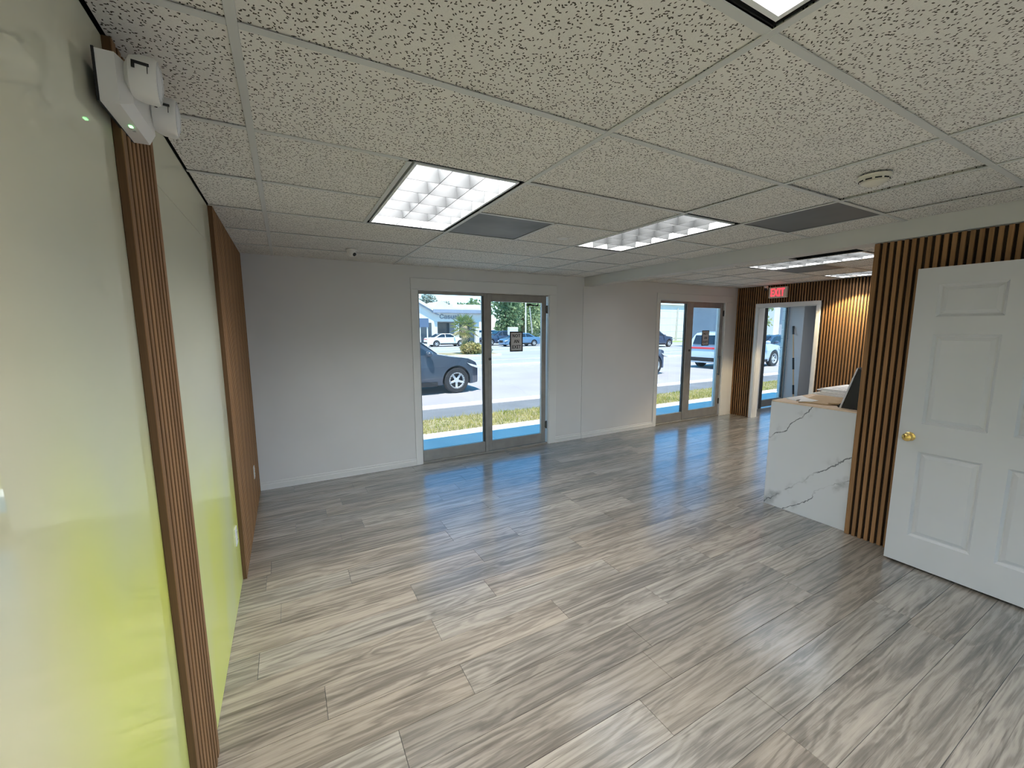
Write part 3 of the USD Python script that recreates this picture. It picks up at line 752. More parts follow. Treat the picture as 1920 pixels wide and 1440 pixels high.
# ------------------------------------------------------------------ troffer lights
def troffer(label, x0, x1, y0, y1, lamp='tube_light'):
    """three by six cell parabolic troffer; origin at its centre on the ceiling plane"""
    t = thing('ceiling_light', label, 'ceiling light', ((x0 + x1) / 2, (y0 + y1) / 2, CE), group='recessed louvre lights')
    hw, hl = (x1 - x0) / 2 - 0.012, (y1 - y0) / 2 - 0.012
    z0 = 0.002
    def ring(o, i_, za, zb):
        return boxm(-hw + o, hw - o, -hl + o, hl - o, za, zb) - boxm(-hw + i_, hw - i_, -hl + i_, hl - i_, za - 1, zb + 1)
    obj('housing', boxm(-hw, hw, -hl, hl, 0.004, 0.16) - boxm(-hw + 0.004, hw - 0.004, -hl + 0.004, hl - 0.004, 0.0, 0.152), 'black', t)
    obj('louvre_frame', ring(0.016, 0.030, 0.001, 0.075), 'reflector', t)
    w2, l2 = hw - 0.030, hl - 0.030
    # curved reflectors above each column
    cw = 2 * w2 / 3
    for i in range(3):
        xc = -w2 + cw * (i + 0.5)
        q = np.linspace(-1, 1, 13); prof = [(xc + cw / 2 * a, 0.078 + 0.060 * (1 - a * a)) for a in q]
        prof2 = [(a, b + 0.003) for a, b in prof[::-1]]
        obj('reflector', ext_y(poly(prof + prof2), -l2, l2), 'reflector', t)
        obj('lamp_diffuser', ext_y(poly([(xc - cw / 2 + 0.004, 0.079), (xc, 0.088), (xc + cw / 2 - 0.004, 0.079), (xc, 0.091)]), -l2, l2), lamp, t)
    # blades: parabolic wedges, narrow at the foot
    h = 0.072
    def wedge(c):
        zz = np.linspace(0.001, h, 7); th = 0.0016 + 0.011 * ((zz / h) ** 2.0)
        return [(c - a, b) for a, b in zip(th, zz)] + [(c + a, b) for a, b in zip(th[::-1], zz[::-1])]
    for i in range(1, 3): obj('louvre_blade', ext_y(poly(wedge(-w2 + cw * i)), -l2, l2), 'blade_metal', t, smooth=40)
    ch = 2 * l2 / 6
    for j in range(1, 6):
        for i in range(3):
            xc = -w2 + cw * i
            obj('cross_blade', ext_x(poly(wedge(-l2 + ch * j)), xc + 0.002, xc + cw - 0.002), 'blade_metal', t, smooth=40)
    return t


LBL = ['louvred fluorescent ceiling light at the top edge, nearest the camera', 'louvred fluorescent ceiling light above the blank wall side, largest in view', 'louvred fluorescent ceiling light in front of the first glass door, nearer the beam', 'first added louvred ceiling light, unseen behind the camera', 'second added louvred ceiling light, unseen behind the camera', 'added louvred ceiling light beside the glossy sheet, unseen behind the camera',
       'louvred ceiling light past the beam between the dark opening and the grey panel', 'louvred ceiling light past the beam above the slatted exit wall', 'louvred ceiling light just past the beam, almost hidden by it', 'added unseen louvred ceiling light that brightens the side room']
lights.append((8.3, 8.9096, 3.15, 4.369)); LBL.append('unseen louvred ceiling light added in the side room')  # unseen fixture added to brighten the side room walls
first = second = None
for i, (a, b, c, d) in enumerate(lights):
    if first is None: first = troffer(LBL[i], a, b, c, d)
    elif abs(a - 4.13) < 0.01: troffer(LBL[i], a, b, c, d, 'dim_tube_light')
    elif (a > 4.0 or (a > 2.3 and c > 1.5)) and second is None: second = troffer(LBL[i], a, b, c, d, 'old_tube_light')
    elif a > 4.0 or (a > 2.3 and c > 1.5): dup(second, LBL[i], ((a + b) / 2, (c + d) / 2, CE))
    else:
        dup(first, LBL[i], ((a + b) / 2, (c + d) / 2, CE))

# warm downlight that washes the slatted exit wall
t = thing('downlight', 'small warm downlight near the slatted exit wall', 'ceiling light', (7.31, 2.93, CE - 0.004))
obj('bezel', lathe([(0.055, -0.004), (0.055, 0.0), (0.04, 0.003)], 24), 'white_plastic', t)
sp = UsdLux.SphereLight.Define(stage, '/World/downlight/lamp')
sp.CreateRadiusAttr(0.02); sp.CreateIntensityAttr(6500.0); sp.CreateColorAttr(Gf.Vec3f(1.0, 0.78, 0.42)); sp.AddTranslateOp().Set(Gf.Vec3d(0, 0, -0.035))
sh = UsdLux.ShapingAPI.Apply(sp.GetPrim()); sh.CreateShapingConeAngleAttr(58.0); sh.CreateShapingConeSoftnessAttr(0.25)

# ------------------------------------------------------------------ small ceiling and wall things
t = thing('smoke_detector', 'round cream smoke detector on a ceiling tile near the beam', 'smoke detector', (2.655, 1.02, CE))
obj('base', lathe([(0.040, -0.030), (0.058, -0.027), (0.061, -0.018), (0.061, -0.012), (0.068, -0.008), (0.068, 0.0)], 40), 'cream_plastic', t, smooth=35)
obj('cap', lathe([(0.0, -0.046), (0.034, -0.044), (0.050, -0.036), (0.054, -0.030)], 40), 'cream_plastic', t, smooth=35)
for i in range(10):
    a = i * 36
    obj('vent_slot', tf(box(0.052, 0.0605, -0.013, 0.013, -0.0255, -0.0195), (0, 0, 0), rot('z', a)), 'dark_gap', t)
t = thing('sprinkler_cover', 'small round white sprinkler cover on the ceiling beside the grey panel', 'sprinkler cover', (2.088, 2.882, CE))
obj('plate', lathe([(0.040, -0.010), (0.046, -0.006), (0.046, 0.0)], 32), 'white_plastic', t, smooth=35)
obj('rim', lathe([(0.052, -0.003), (0.052, 0.0)], 32), 'white_plastic', t)
t = thing('dome_camera', 'small white dome camera hanging from the ceiling near the back wall', 'security camera', (0.60, 4.20, CE))
obj('mount', lathe([(0.047, -0.014), (0.050, -0.010), (0.050, 0.0)], 32), 'white_plastic', t, smooth=35)
obj('shell', lathe([(0.004, -0.068), (0.018, -0.064), (0.032, -0.050), (0.041, -0.030), (0.045, -0.014)], 32), 'white_plastic', t, smooth=35)
obj('lens_window', tf(lathe([(0.017, 0), (0.017, 0.012), (0.010, 0.016)], 24, 'z'), (0.018, -0.020, -0.043), rot('z', -48) @ rot('y', 0) @ rot('x', 0) @ rot('y', 128)), 'black', t, smooth=40)
t = thing('bullet_camera', 'small white camera on the slats beside the exit sign', 'security camera', (XE - 0.001, 4.345, 2.395))
obj('body', tf(lathe([(0.030, 0), (0.032, 0.01), (0.032, 0.085), (0.024, 0.10)], 24, 'x'), (0, 0, 0), rot('y', 20) @ rot('z', 200)), 'white_plastic', t, smooth=35)
obj('hood', tf(lathe([(0.026, 0), (0.026, 0.004)], 24, 'x'), (-0.088, -0.033, -0.034), rot('y', 20) @ rot('z', 200)), 'black', t)
obj('bracket', box(-0.008, 0.0, -0.03, 0.03, -0.03, 0.035, 0.004), 'white_plastic', t)
# exit sign: flag-mounted on the slatted wall, faces the room
t = thing('exit_sign', 'lit EXIT sign with red letters above the doorway', 'exit sign', (XE - 0.030, 4.125, 2.208))
obj('housing', box(-0.022, 0.028, -0.152, 0.152, 0.0, 0.186, 0.006), 'cream_plastic', t)
v, f = cat(meshkit.text_mesh('EXIT', 0.128, 0.004, bold=True))
v[:, 0] -= (v[:, 0].min() + v[:, 0].max()) / 2; s_ = 0.225 / (v[:, 0].max() - v[:, 0].min()); v[:, 0] *= s_
obj('lettering', (np.stack([-0.0225 - v[:, 2], -v[:, 0], v[:, 1] + 0.030], 1), f), 'red_glow', t)
# outlets
for lb, x, y, z in (('white outlet plate low on the glossy sheet beside the corner slats', XL, 2.987, 0.382), ('white outlet plate low on the corner slat panel', -0.340, 4.30, 0.388)):
    t = thing('outlet', lb, 'outlet', (x, y, z))
    obj('plate', box(0.0, 0.006, -0.036, 0.036, -0.058, 0.058, 0.003), 'white_plastic', t)
    for dz in (-0.024, 0.024):
        so = obj('socket', box(0.005, 0.009, -0.017, 0.017, dz - 0.014, dz + 0.014, 0.003), 'white_plastic', t)
        obj('slot', cat(box(0.0085, 0.0095, -0.008, -0.005, dz - 0.004, dz + 0.006), box(0.0085, 0.0095, 0.005, 0.008, dz - 0.004, dz + 0.006)), 'black', so)

# emergency light over the narrow slat strip
def emergency():
    t = thing('emergency_light', 'white twin-head emergency light on the narrow slat strip', 'emergency light', (-0.344, 1.481, 2.272))
    x0, x1, ya, yb, za, zb = 0.0, 0.056, -0.128, 0.118, -0.0565, 0.0565
    bk = [(x0, y, z) for y in (ya, yb) for z in (za, zb)]; md = [(0.036, y, z) for y in (ya, yb) for z in (za, zb)]; fr = [(x1, y, z) for y in (ya + 0.028, yb - 0.028) for z in (za + 0.018, zb - 0.012)]
    obj('housing', m3.Manifold.hull_points(np.array(bk + md + fr, float)), 'white_plastic', t)
    obj('back_plate', box(-0.004, 0.001, ya - 0.002, yb + 0.002, za - 0.002, zb + 0.002), 'black', t)
    obj('indicator', box(0.020, 0.027, -0.006, 0.006, za - 0.002, za + 0.002), 'green_glow', t, label='glowing green indicator')
    obj('test_button', box(0.020, 0.027, 0.022, 0.030, za - 0.002, za + 0.002), 'gray_paint', t)
    for yc, yaw, pit in ((-0.098, 4, 3), (0.100, 4, 3)):
        R = rot('z', yaw) @ rot('y', pit)
        o = np.array([0.083, yc, 0.022])
        hd = obj('lamp_head', tf(lathe([(0.026, -0.036), (0.044, -0.026), (0.051, -0.006), (0.051, 0.020), (0.047, 0.026)], 40, 'x'), o, R), 'white_plastic', t, smooth=35)
        prof = [(0.046, 0.022), (0.046, 0.027), (0.042, 0.0275), (0.040, 0.0265), (0.034, 0.030), (0.032, 0.0285), (0.026, 0.0315), (0.024, 0.030), (0.017, 0.0325), (0.015, 0.031), (0.004, 0.033)]
        obj('lens', tf(lathe(prof, 40, 'x'), o, R), 'head_lens', hd, smooth=20)
        obj('knuckle', tf(rod((0.052, yc, 0.020), o - np.array([0.02, 0, 0.002]), 0.017, 0.015, 16)), 'white_plastic', t, smooth=35)
        obj('slot', tf(cat(box(-0.016, 0.014, -0.0525, -0.0500, 0.010, 0.016), box(-0.018, -0.012, -0.0525, -0.0490, 0.000, 0.016), box(0.010, 0.0115, -0.0520, -0.0500, -0.006, 0.010)), o, R), 'black', hd)


emergency()

# ------------------------------------------------------------------ reception desk and what lies on it
t = thing('reception_desk', 'grey marble reception desk butting against the slatted partition', 'reception desk', (0, 0, 0))
x0, x1, y0, y1, hz = 3.985, 5.9, 1.472, 2.14, 1.0
obj('side_panel', box(x0, x0 + 0.020, y0, y1, 0, hz - 0.001, 0.001), 'marble', t)
obj('front_panel', box(x0 + 0.021, x1, y1 - 0.020, y1, 0, hz - 0.001, 0.001), 'marble', t)
obj('desk_top', box(x0 + 0.003, x1, y0, y1 - 0.002, hz - 0.001, hz + 0.012, 0.002), 'counter_top', t)
obj('end_panel', box(x1 - 0.02, x1, y0, y1 - 0.021, 0, hz - 0.002), 'marble', t)
obj('rear_panel', box(4.10, x1 - 0.021, y0, y0 + 0.02, 0, hz - 0.002), 'white_trim', t)
ZT = hz + 0.012


def sheet(name, pts, z, th, m_, label, cat_, tilt=0.0):
    p = np.array(pts, float); c = p.mean(0)
    top = [(x, y, z + th + tilt * (x - c[0])) for x, y in pts]; bot = [(x, y, max(z, z + tilt * (x - c[0]))) for x, y in pts]
    n = len(pts); v = np.array(bot + top)
    f = [[0, i + 1, i] for i in range(1, n - 1)] + [[n, n + i, n + i + 1] for i in range(1, n - 1)]
    for i in range(n):
        j = (i + 1) % n; f += [[i, j, n + j], [i, n + j, n + i]]
    fa = np.array(f)
    if np.cross(p[1] - p[0], p[2] - p[1]) < 0: fa = fa[:, ::-1]
    return obj(name, (v, fa), m_, None, label=label, cat=cat_)


sheet('paper_scrap', [(4.16, 2.10), (4.42, 2.095), (4.30, 1.99), (4.10, 1.985)], ZT, 0.012, 'paper', 'creased white paper near the corner of the reception desk', 'paper')
sheet('paper_scrap', [(4.02, 1.93), (4.30, 2.02), (4.22, 1.86), (4.12, 1.865)], ZT + 0.012, 0.003, 'paper', 'small white sheet lying over the cardboard on the desk', 'paper')
sheet('cardboard_sheet', [(4.045, 1.94), (4.56, 2.04), (4.62, 1.78), (4.30, 1.66), (4.10, 1.74)], ZT, 0.012, 'cardboard', 'flattened brown cardboard on the reception desk', 'cardboard')
sheet('cardboard_sheet', [(4.12, 1.74), (4.42, 1.84), (4.52, 1.70), (4.17, 1.66)], ZT + 0.012, 0.010, 'cardboard', 'smaller brown cardboard flap on top of the flattened cardboard', 'cardboard')
st_ = thing('paper_stack', 'spread white printed papers at the back of the reception desk', 'papers', (5.02, 1.88, ZT))
for i in range(5):
    a = (i * 37 % 11 - 5) * 1.6
    obj('page', tf(box(-0.34 + 0.02 * i, 0.30, -0.20, 0.215, 0.012 * i, 0.012 * i + 0.011), (0, 0, 0), rot('z', a)), 'paper', st_)
for i in range(6): obj('print_line', tf(box(-0.20, 0.24, -0.13 + 0.05 * i, -0.122 + 0.05 * i, 0.0592, 0.0598), (0, 0, 0), rot('z', -3)), 'letter_gray', st_)
# slanted stand: white face, black sides
t = thing('display_stand', 'black tabletop stand with a slanted pale face beside the slats', 'display stand', (4.075, 1.49, ZT))
side = [(0.135, 0.0), (0.045, 0.332), (0.02, 0.332), (0.0, 0.0)]
obj('body', ext_x(poly(side), 0.0, 0.20), 'black', t)
R_ = [(0.150, 0.0), (0.056, 0.345), (0.047, 0.343), (0.137, 0.0)]
obj('face_board', ext_x(poly(R_), -0.006, 0.30), 'sign_face', t)
obj('foot', ext_x(poly([(0.150, 0.0), (0.165, 0.010), (0.13, 0.055)]), -0.004, 0.20), 'black', t)

# pole leaning in the side room
t = thing('extension_pole', 'wooden extension pole with black grips leaning in the side room', 'pole', (0, 0, 0))
pa, pb = np.array([9.24, 4.52, 0.01]), np.array([9.535, 4.80, 1.72])


def pp(s): return pa + (pb - pa) * s


obj('shaft', rod(pp(0), pp(0.97), 0.013, 0.012, 14), 'wood_handle', t)
for a, b in ((0.90, 1.0), (0.47, 0.61), (0.17, 0.28), (0.0, 0.12)): obj('grip', rod(pp(a), pp(b), 0.019, 0.019, 14), 'black', t)

# ------------------------------------------------------------------ outdoors: ground
G = -0.15


def ground(name, x0, x1, y0, y1, z, m_, label, cat_, th=0.12):
    return tag(obj(name, box(x0, x1, y0, y1, z - th, z), m_), label, cat_, kind='structure')


ground('parking_lot', -120, 260, 18.2, 240, G - 0.004, 'lot_asphalt', 'pale asphalt parking lot across the street', 'parking lot')
ground('road', -120, 260, 9.0, 18.25, G, 'road_asphalt', 'sunlit pinkish grey street outside the storefront', 'road')
ground('asphalt_strip', -120, 260, 7.95, 9.02, G - 0.01, 'asphalt_dark', 'dark asphalt strip between the grass and the street', 'asphalt strip')
ground('ground_verge', -120, 260, 6.80, 7.97, G + 0.002, 'soil', 'dry earth under the grass verge', 'ground')
# walk slabs
wk = thing('sidewalk', 'concrete sidewalk along the storefront, half in shade', 'sidewalk', kind='structure')
for i in range(-3, 14): obj('slab', box(i * 1.5 + 0.004, i * 1.5 + 1.496, 5.05, 6.83, G - 0.1, G + 0.012, 0.004), 'concrete', wk)
cb = thing('curb', 'white concrete curb line along the street', 'curb', kind='structure')
for i in range(-2, 20): obj('curb_stone', box(i * 2.0 + 0.004, i * 2.0 + 1.996, 9.05, 9.42, G - 0.05, G + 0.02, 0.01), 'concrete_curb', cb)
cb = thing('curb', 'far white curb across the street before the parking lot', 'curb', kind='structure')
for i in range(0, 24): obj('curb_stone', box(i * 2.0 + 0.004, i * 2.0 + 1.996, 18.0, 18.4, G - 0.05, G + 0.10, 0.02), 'concrete_curb', cb)
md = thing('traffic_island', 'kerbed island of pale gravel under the palm', 'traffic island', (0, 0, 0), kind='structure')
obj('kerb', boxm(9.2, 13.4, 25.6, 28.4, G - 0.05, G + 0.14), 'concrete_curb', md)
obj('bed', box(9.4, 13.2, 25.8, 28.2, G + 0.1, G + 0.16), 'soil', md)
for i, y in enumerate((22.0, 31.0, 35.2)):
    tag(obj('lane_line', box(2, 60, y, y + 0.16, G - 0.004, G + 0.002), 'stripe_white'), ('white painted line just past the far curb', 'white painted line behind the palm island', 'white painted line before the parked cars')[i], 'painted line', kind='structure')
# grass blades
gr = np.random.default_rng(4); n = 15000
bx = gr.uniform(0.5, 15.5, n); by = gr.uniform(6.86, 7.95, n); hh = gr.uniform(0.03, 0.085, n) * (0.6 + 0.8 * meshkit.noise(np.stack([bx * 1.3, by * 2, bx * 0], 1), 3)); a = gr.uniform(0, 6.28, n); wv = gr.uniform(0.004, 0.009, n); le = gr.uniform(-0.6, 0.6, (n, 2))
dx, dy = np.cos(a) * wv, np.sin(a) * wv
v = np.stack([np.stack([bx - dx, by - dy, bx * 0 + G], 1), np.stack([bx + dx, by + dy, bx * 0 + G], 1), np.stack([bx + le[:, 0] * hh, by + le[:, 1] * hh, G + hh], 1)], 1).reshape(-1, 3)
obj('grass', (v, np.arange(3 * n).reshape(-1, 3)), 'grass_blade', None, label='dry yellow green grass on the verge by the street', cat='grass', kind='stuff')


# ------------------------------------------------------------------ outdoors: plants
def leaves(n, c, r, size, seed, hollow=0.55, squash=1.0):
    g = np.random.default_rng(seed)
    d = g.normal(size=(n, 3)); d /= np.linalg.norm(d, axis=1, keepdims=True)
    rad = (hollow + (1 - hollow) * g.random(n) ** 0.6) * (0.72 + 0.5 * meshkit.noise(d * 2.2 + seed, seed))
    p = np.asarray(c) + d * rad[:, None] * np.asarray(r)
    s = size * g.uniform(0.6, 1.3, n)
    u = g.normal(size=(n, 3)); u /= np.linalg.norm(u, axis=1, keepdims=True); w_ = np.cross(u, g.normal(size=(n, 3))); w_ /= np.linalg.norm(w_, axis=1, keepdims=True)
    q = np.stack([p - u * s[:, None], p + w_ * s[:, None] * 0.55, p + u * s[:, None], p - w_ * s[:, None] * 0.55], 1).reshape(-1, 3)
    i = np.arange(n)[:, None] * 4
    return q, np.vstack([i + [0, 1, 2], i + [0, 2, 3]])


def tree(name, label, x, y, h, r, m_, seed, n=2600, trunk='bark', size=0.22, blobs=6, low=0.35, group=None):
    t = thing(name, label, 'tree', (x, y, G), group=group)
    g = random.Random(seed); tr_ = [rod((0, 0, 0), (g.uniform(-.2, .2), g.uniform(-.2, .2), h * 0.55), 0.022 * h, 0.014 * h, 9)]
    fl = []
    for b in range(blobs):
        a = b * 2.4 + g.random(); q = g.uniform(0.15, 0.62) * r
        c = (math.cos(a) * q, math.sin(a) * q, h * (low + (0.92 - low) * (b + 0.6) / blobs))
        tr_.append(rod((0, 0, h * 0.32), c, 0.011 * h, 0.003 * h, 6))
        fl.append(leaves(n // blobs, c, (r * 0.62, r * 0.62, h * 0.17), size, seed * 13 + b, 0.3))
    obj('trunk', cat(*tr_), trunk, t); obj('foliage', cat(*fl), m_, t, kind='stuff')
    return t


def shrub(label, x, y, h, r, m_, seed, n=900, size=0.10):
    t = thing('shrub', label, 'shrub', (x, y, G))
    obj('stems', cat(*[rod((0, 0, 0), (r * 0.6 * math.cos(a), r * 0.6 * math.sin(a), h * 0.7), 0.02, 0.008, 6) for a in (0, 1.3, 2.6, 3.9, 5.2)]), 'bark', t)
    obj('foliage', leaves(n, (0, 0, h * 0.55), (r, r, h * 0.5), size, seed, 0.35), m_, t, kind='stuff')


def palm():
    t = thing('palm_tree', 'short cabbage palm with a shaggy trunk on the island', 'palm tree', (11.05, 26.8, G + 0.15))
    g = random.Random(21)
    pf = [(0.26, 0.0), (0.24, 0.3), (0.20, 0.9), (0.19, 1.5), (0.24, 1.75), (0.16, 2.0)]
    obj('trunk', lathe(pf, 14), 'palm_boot', t)
    bt = []
    for i in range(46):
        a = i * 2.4; z = 0.25 + i * 0.034
        d = np.array([math.cos(a), math.sin(a), 0]); p = d * 0.19 + [0, 0, z]
        bt.append(rod(p, p + d * 0.16 + [0, 0, 0.17], 0.03, 0.012, 5))
    obj('boots', cat(*bt), 'palm_boot', t)
    for i in range(30):
        a = i * 2.39996; el = math.radians(78 - i * 4.1); L = g.uniform(0.55, 0.72)
        d = np.array([math.cos(a) * math.cos(el), math.sin(a) * math.cos(el), math.sin(el)]); o = np.array([0, 0, 1.82])
        tip = o + d * L
        side = np.array([-math.sin(a), math.cos(a), 0]); up = np.cross(d, side) * -1
        vs, fs = cat(rod(o + d * 0.1, tip, 0.016, 0.008, 4))
        vs = list(vs); fs = list(fs)
        for k in range(13):
            th = math.radians(-95 + 190 * k / 12); q = d * math.cos(th) + side * math.sin(th)
            e = tip + q * (0.55 if abs(th) < 1.2 else 0.42) + np.array([0, 0, -0.10 - 0.06 * abs(th)]); w_ = np.cross(q, up); w_ /= np.linalg.norm(w_) + 1e-9
            b0 = len(vs); mid = tip + (e - tip) * 0.45 + np.array([0, 0, 0.03])
            vs += [tip, mid + w_ * 0.030, e, mid - w_ * 0.030]; fs += [[b0, b0 + 1, b0 + 2], [b0, b0 + 2, b0 + 3]]
        obj('frond', (np.array(vs), np.array(fs)), 'dry_leaf' if i > 24 else 'palm_leaf', t)
    return t


palm()
shrub('brown saw palmetto clump at the foot of the palm', 11.32, 26.25, 0.95, 0.72, 'dry_leaf', 5, 1100, 0.16)
shrub('dark dry bush beside the palm clump', 12.72, 26.9, 0.65, 0.45, 'gray_leaf', 6, 700, 0.12)
tree('tree', 'lacy grey tree rising behind the gable of the shop', 18.2, 60, 6.9, 2.3, 'gray_leaf', 31, 1500, size=0.26)
tree('tree', 'grey green tree behind the shop roof near the gable', 22.5, 64, 6.2, 2.4, 'gray_leaf', 32, 1300, size=0.26)
tree('tree', 'low green tree behind the flat roof of the shop', 27.2, 64, 6.6, 2.6, 'oak_leaf', 33, 1600, size=0.28)
tree('tree', 'dark green tree beyond the blue car, nearest the shop corner', 27.0, 50, 7.2, 2.3, 'oak_leaf', 34, 2600, low=0.14, blobs=10, size=0.24)
tree('tree', 'broad pale green tree beyond the blue car', 32.0, 54, 8.2, 3.4, 'pale_leaf', 35, 3600, low=0.14, blobs=10, size=0.26)
tree('tree', 'tall green tree behind the white pole across the street', 37.5, 57, 8.6, 3.4, 'oak_leaf', 36, 3200, low=0.14, blobs=10, size=0.28)
tree('tree', 'green tree at the far end of the tree row', 43.0, 57, 8.4, 3.6, 'pale_leaf', 37, 2800, low=0.14, blobs=10, trunk='pale_bark', size=0.28)
tree('tree', 'tree seen past the side room glass', 30.5, 18.2, 4.0, 1.6, 'pale_leaf', 38, 1500, size=0.16)
shrub('clipped hedge bush beyond the side room glass', 28.6, 15.4, 1.3, 1.0, 'hedge_leaf', 9, 1200, 0.10)
shrub('low hedge bush behind the blue car', 26.2, 41.6, 1.3, 0.9, 'hedge_leaf', 10, 700, 0.14)
obj('leaning_trunk', rod((27.9, 44.6, G), (27.1, 44.2, 4.4), 0.11, 0.07, 10), 'pale_bark', None, label='bare pale trunk leaning before the green trees', cat='tree trunk')
t = thing('utility_pole', 'slim white pole standing before the green trees', 'pole', (26.4, 44.0, G))
obj('shaft', rod((0, 0, 0), (0, 0, 5.6), 0.10, 0.08, 12), 'stucco', t); obj('base_cap', lathe([(0.16, 0), (0.16, 0.25), (0.11, 0.32)], 12), 'concrete_curb', t)

# ------------------------------------------------------------------ outdoors: buildings
def shop():
    t = thing('shop_building', 'white gabled shop with grey raised letters across the street', 'building', (0, 0, 0))
    Y = 47.0
    # gable wing
    gab = poly([(4.0, G), (15.5, G), (15.5, 3.85), (13.8, 4.85), (11.0, 6.4), (4.0, 2.7)])
    obj('gable_wall', ext_y(gab, Y, Y + 9), 'stucco', t)
    for q in (([(10.8, 6.35), (16.2, 3.42), (16.2, 3.75), (10.8, 6.75)]),): obj('gable_trim', ext_y(poly(q), Y - 0.5, Y + 9.2), 'roof_white', t)
    obj('gable_edge', ext_y(poly([(10.8, 6.20), (16.0, 3.38), (16.2, 3.42), (10.8, 6.38)]), Y - 0.3, Y - 0.1), 'fascia_blue', t)
    # main block
    obj('wall', box(15.5, 21.9, Y + 1.6, Y + 9, G, 4.1), 'stucco_gray', t)
    obj('sign_band', box(15.5, 21.9, Y, Y + 1.6, 2.64, 3.66), 'stucco', t)
    obj('canopy', box(15.3, 22.2, Y - 0.7, Y + 1.7, 3.66, 4.06), 'fascia_blue', t)
    obj('parapet', box(15.0, 22.0, Y + 0.6, Y + 9.2, 4.06, 4.36), 'roof_white', t)
    obj('parapet', box(18.4, 22.4, Y + 1.2, Y + 9.2, 4.36, 4.80), 'roof_white', t)
    obj('roof_gable', ext_y(poly([(15.4, 4.06), (18.8, 4.06), (16.9, 5.05), (16.3, 5.05)]), Y + 0.4, Y + 8), 'roof_white', t)
    for x in (15.45, 18.2, 20.9): obj('column', box(x, x + 0.5, Y - 0.05, Y + 0.45, G, 2.66, 0.02), 'stucco', t)
    for x0 in (13.7, 16.1, 18.85): obj('shop_window', box(x0, x0 + (1.5 if x0 < 14 else 1.9), Y + (1.52 if x0 > 14 else -0.06), Y + (1.62 if x0 > 14 else 0.02), 0.15, 2.5), 'shop_glass', t)
    v, f = cat(meshkit.text_mesh('Casual', 0.50, 0.06, bold=True)); v[:, 0] -= v[:, 0].min()
    obj('sign_letters', (np.stack([16.25 + v[:, 0] * 1.12, Y - v[:, 2], v[:, 1] + 3.0], 1), f), 'letter_gray', t)


shop()


def white_hall():
    t = thing('white_hall', 'long white hall across the street with a dark window', 'building', (0, 0, 0))
    Y = 42.0
    obj('wall', box(44.0, 62.0, Y, Y + 10, G, 5.1), 'stucco', t)
    for i in range(5): obj('siding_board', box(44.0, 55.5, Y - 0.035, Y, 0.25 + i * 0.98, 1.2 + i * 0.98, 0.02), 'stucco', t)
    for x in (47.2, 51.3): obj('downpipe', rod((x, Y - 0.10, G), (x + 0.2, Y - 0.10, 4.7), 0.16, 0.10, 8), 'pale_bark', t)
    obj('window', box(56.0, 58.0, Y - 0.05, Y + 0.02, 1.3, 3.75), 'shop_glass', t); obj('window_bar', box(56.0, 58.0, Y - 0.08, Y - 0.04, 2.5, 2.6), 'stucco', t)
    obj('plinth', box(55.4, 60.0, Y - 0.4, Y, G, 0.55), 'stucco', t)
    obj('column', box(59.2, 60.4, Y - 0.5, Y, G, 5.1), 'stucco', t)
    obj('wing', box(60.4, 78, Y + 0.5, Y + 10, G, 5.1), 'fascia_blue', t)
    obj('roof_edge', box(43.6, 78, Y - 0.3, Y + 10, 5.1, 5.3), 'roof_white', t)


white_hall()
ground('lawn', 42, 64, 38.0, 41.9, G + 0.02, 'grass_edge', 'green lawn strip in front of the white hall', 'lawn')
t = thing('storage_building', 'grey building with a white column past the side room glass', 'building', (0, 0, 0))
obj('wall', box(36, 60, 20, 28, G, 4.5), 'stucco_gray', t); obj('column', box(35.2, 36.0, 19.2, 20.0, G, 4.5, 0.02), 'stucco', t); obj('roof_edge', box(35, 60, 19, 28, 4.5, 4.8), 'roof_white', t)
# board on two posts
t = thing('roadside_board', 'blue grey board on two white posts before the shop', 'sign', (0, 0, 0))
obj('board', box(11.93, 13.0, 41.0, 41.08, 1.95, 2.85, 0.02), 'sign_blue', t)
for x in (12.05, 12.82): obj('post', box(x, x + 0.10, 41.08, 41.18, G, 2.2), 'stucco', t)
t = thing('street_box', 'small white lidded box on legs near the blue car', 'utility box', (23.1, 41.4, G))
obj('cabinet', box(-0.55, 0.55, -0.3, 0.3, 1.2, 2.1, 0.04), 'stucco', t); obj('legs', cat(box(-0.5, -0.4, -0.1, 0.1, 0, 1.25), box(0.4, 0.5, -0.1, 0.1, 0, 1.25)), 'stucco', t)
# white tiled wing wall outside the side room
t = thing('wing_wall', 'white block wing wall outside the side room glass', 'wing wall', (0, 0, 0))
for i in range(12): obj('block', box(9.70, 9.98, 5.06, 5.12, G + 0.2 * i + 0.004, G + 0.2 * i + 0.196, 0.006), 'stucco', t)


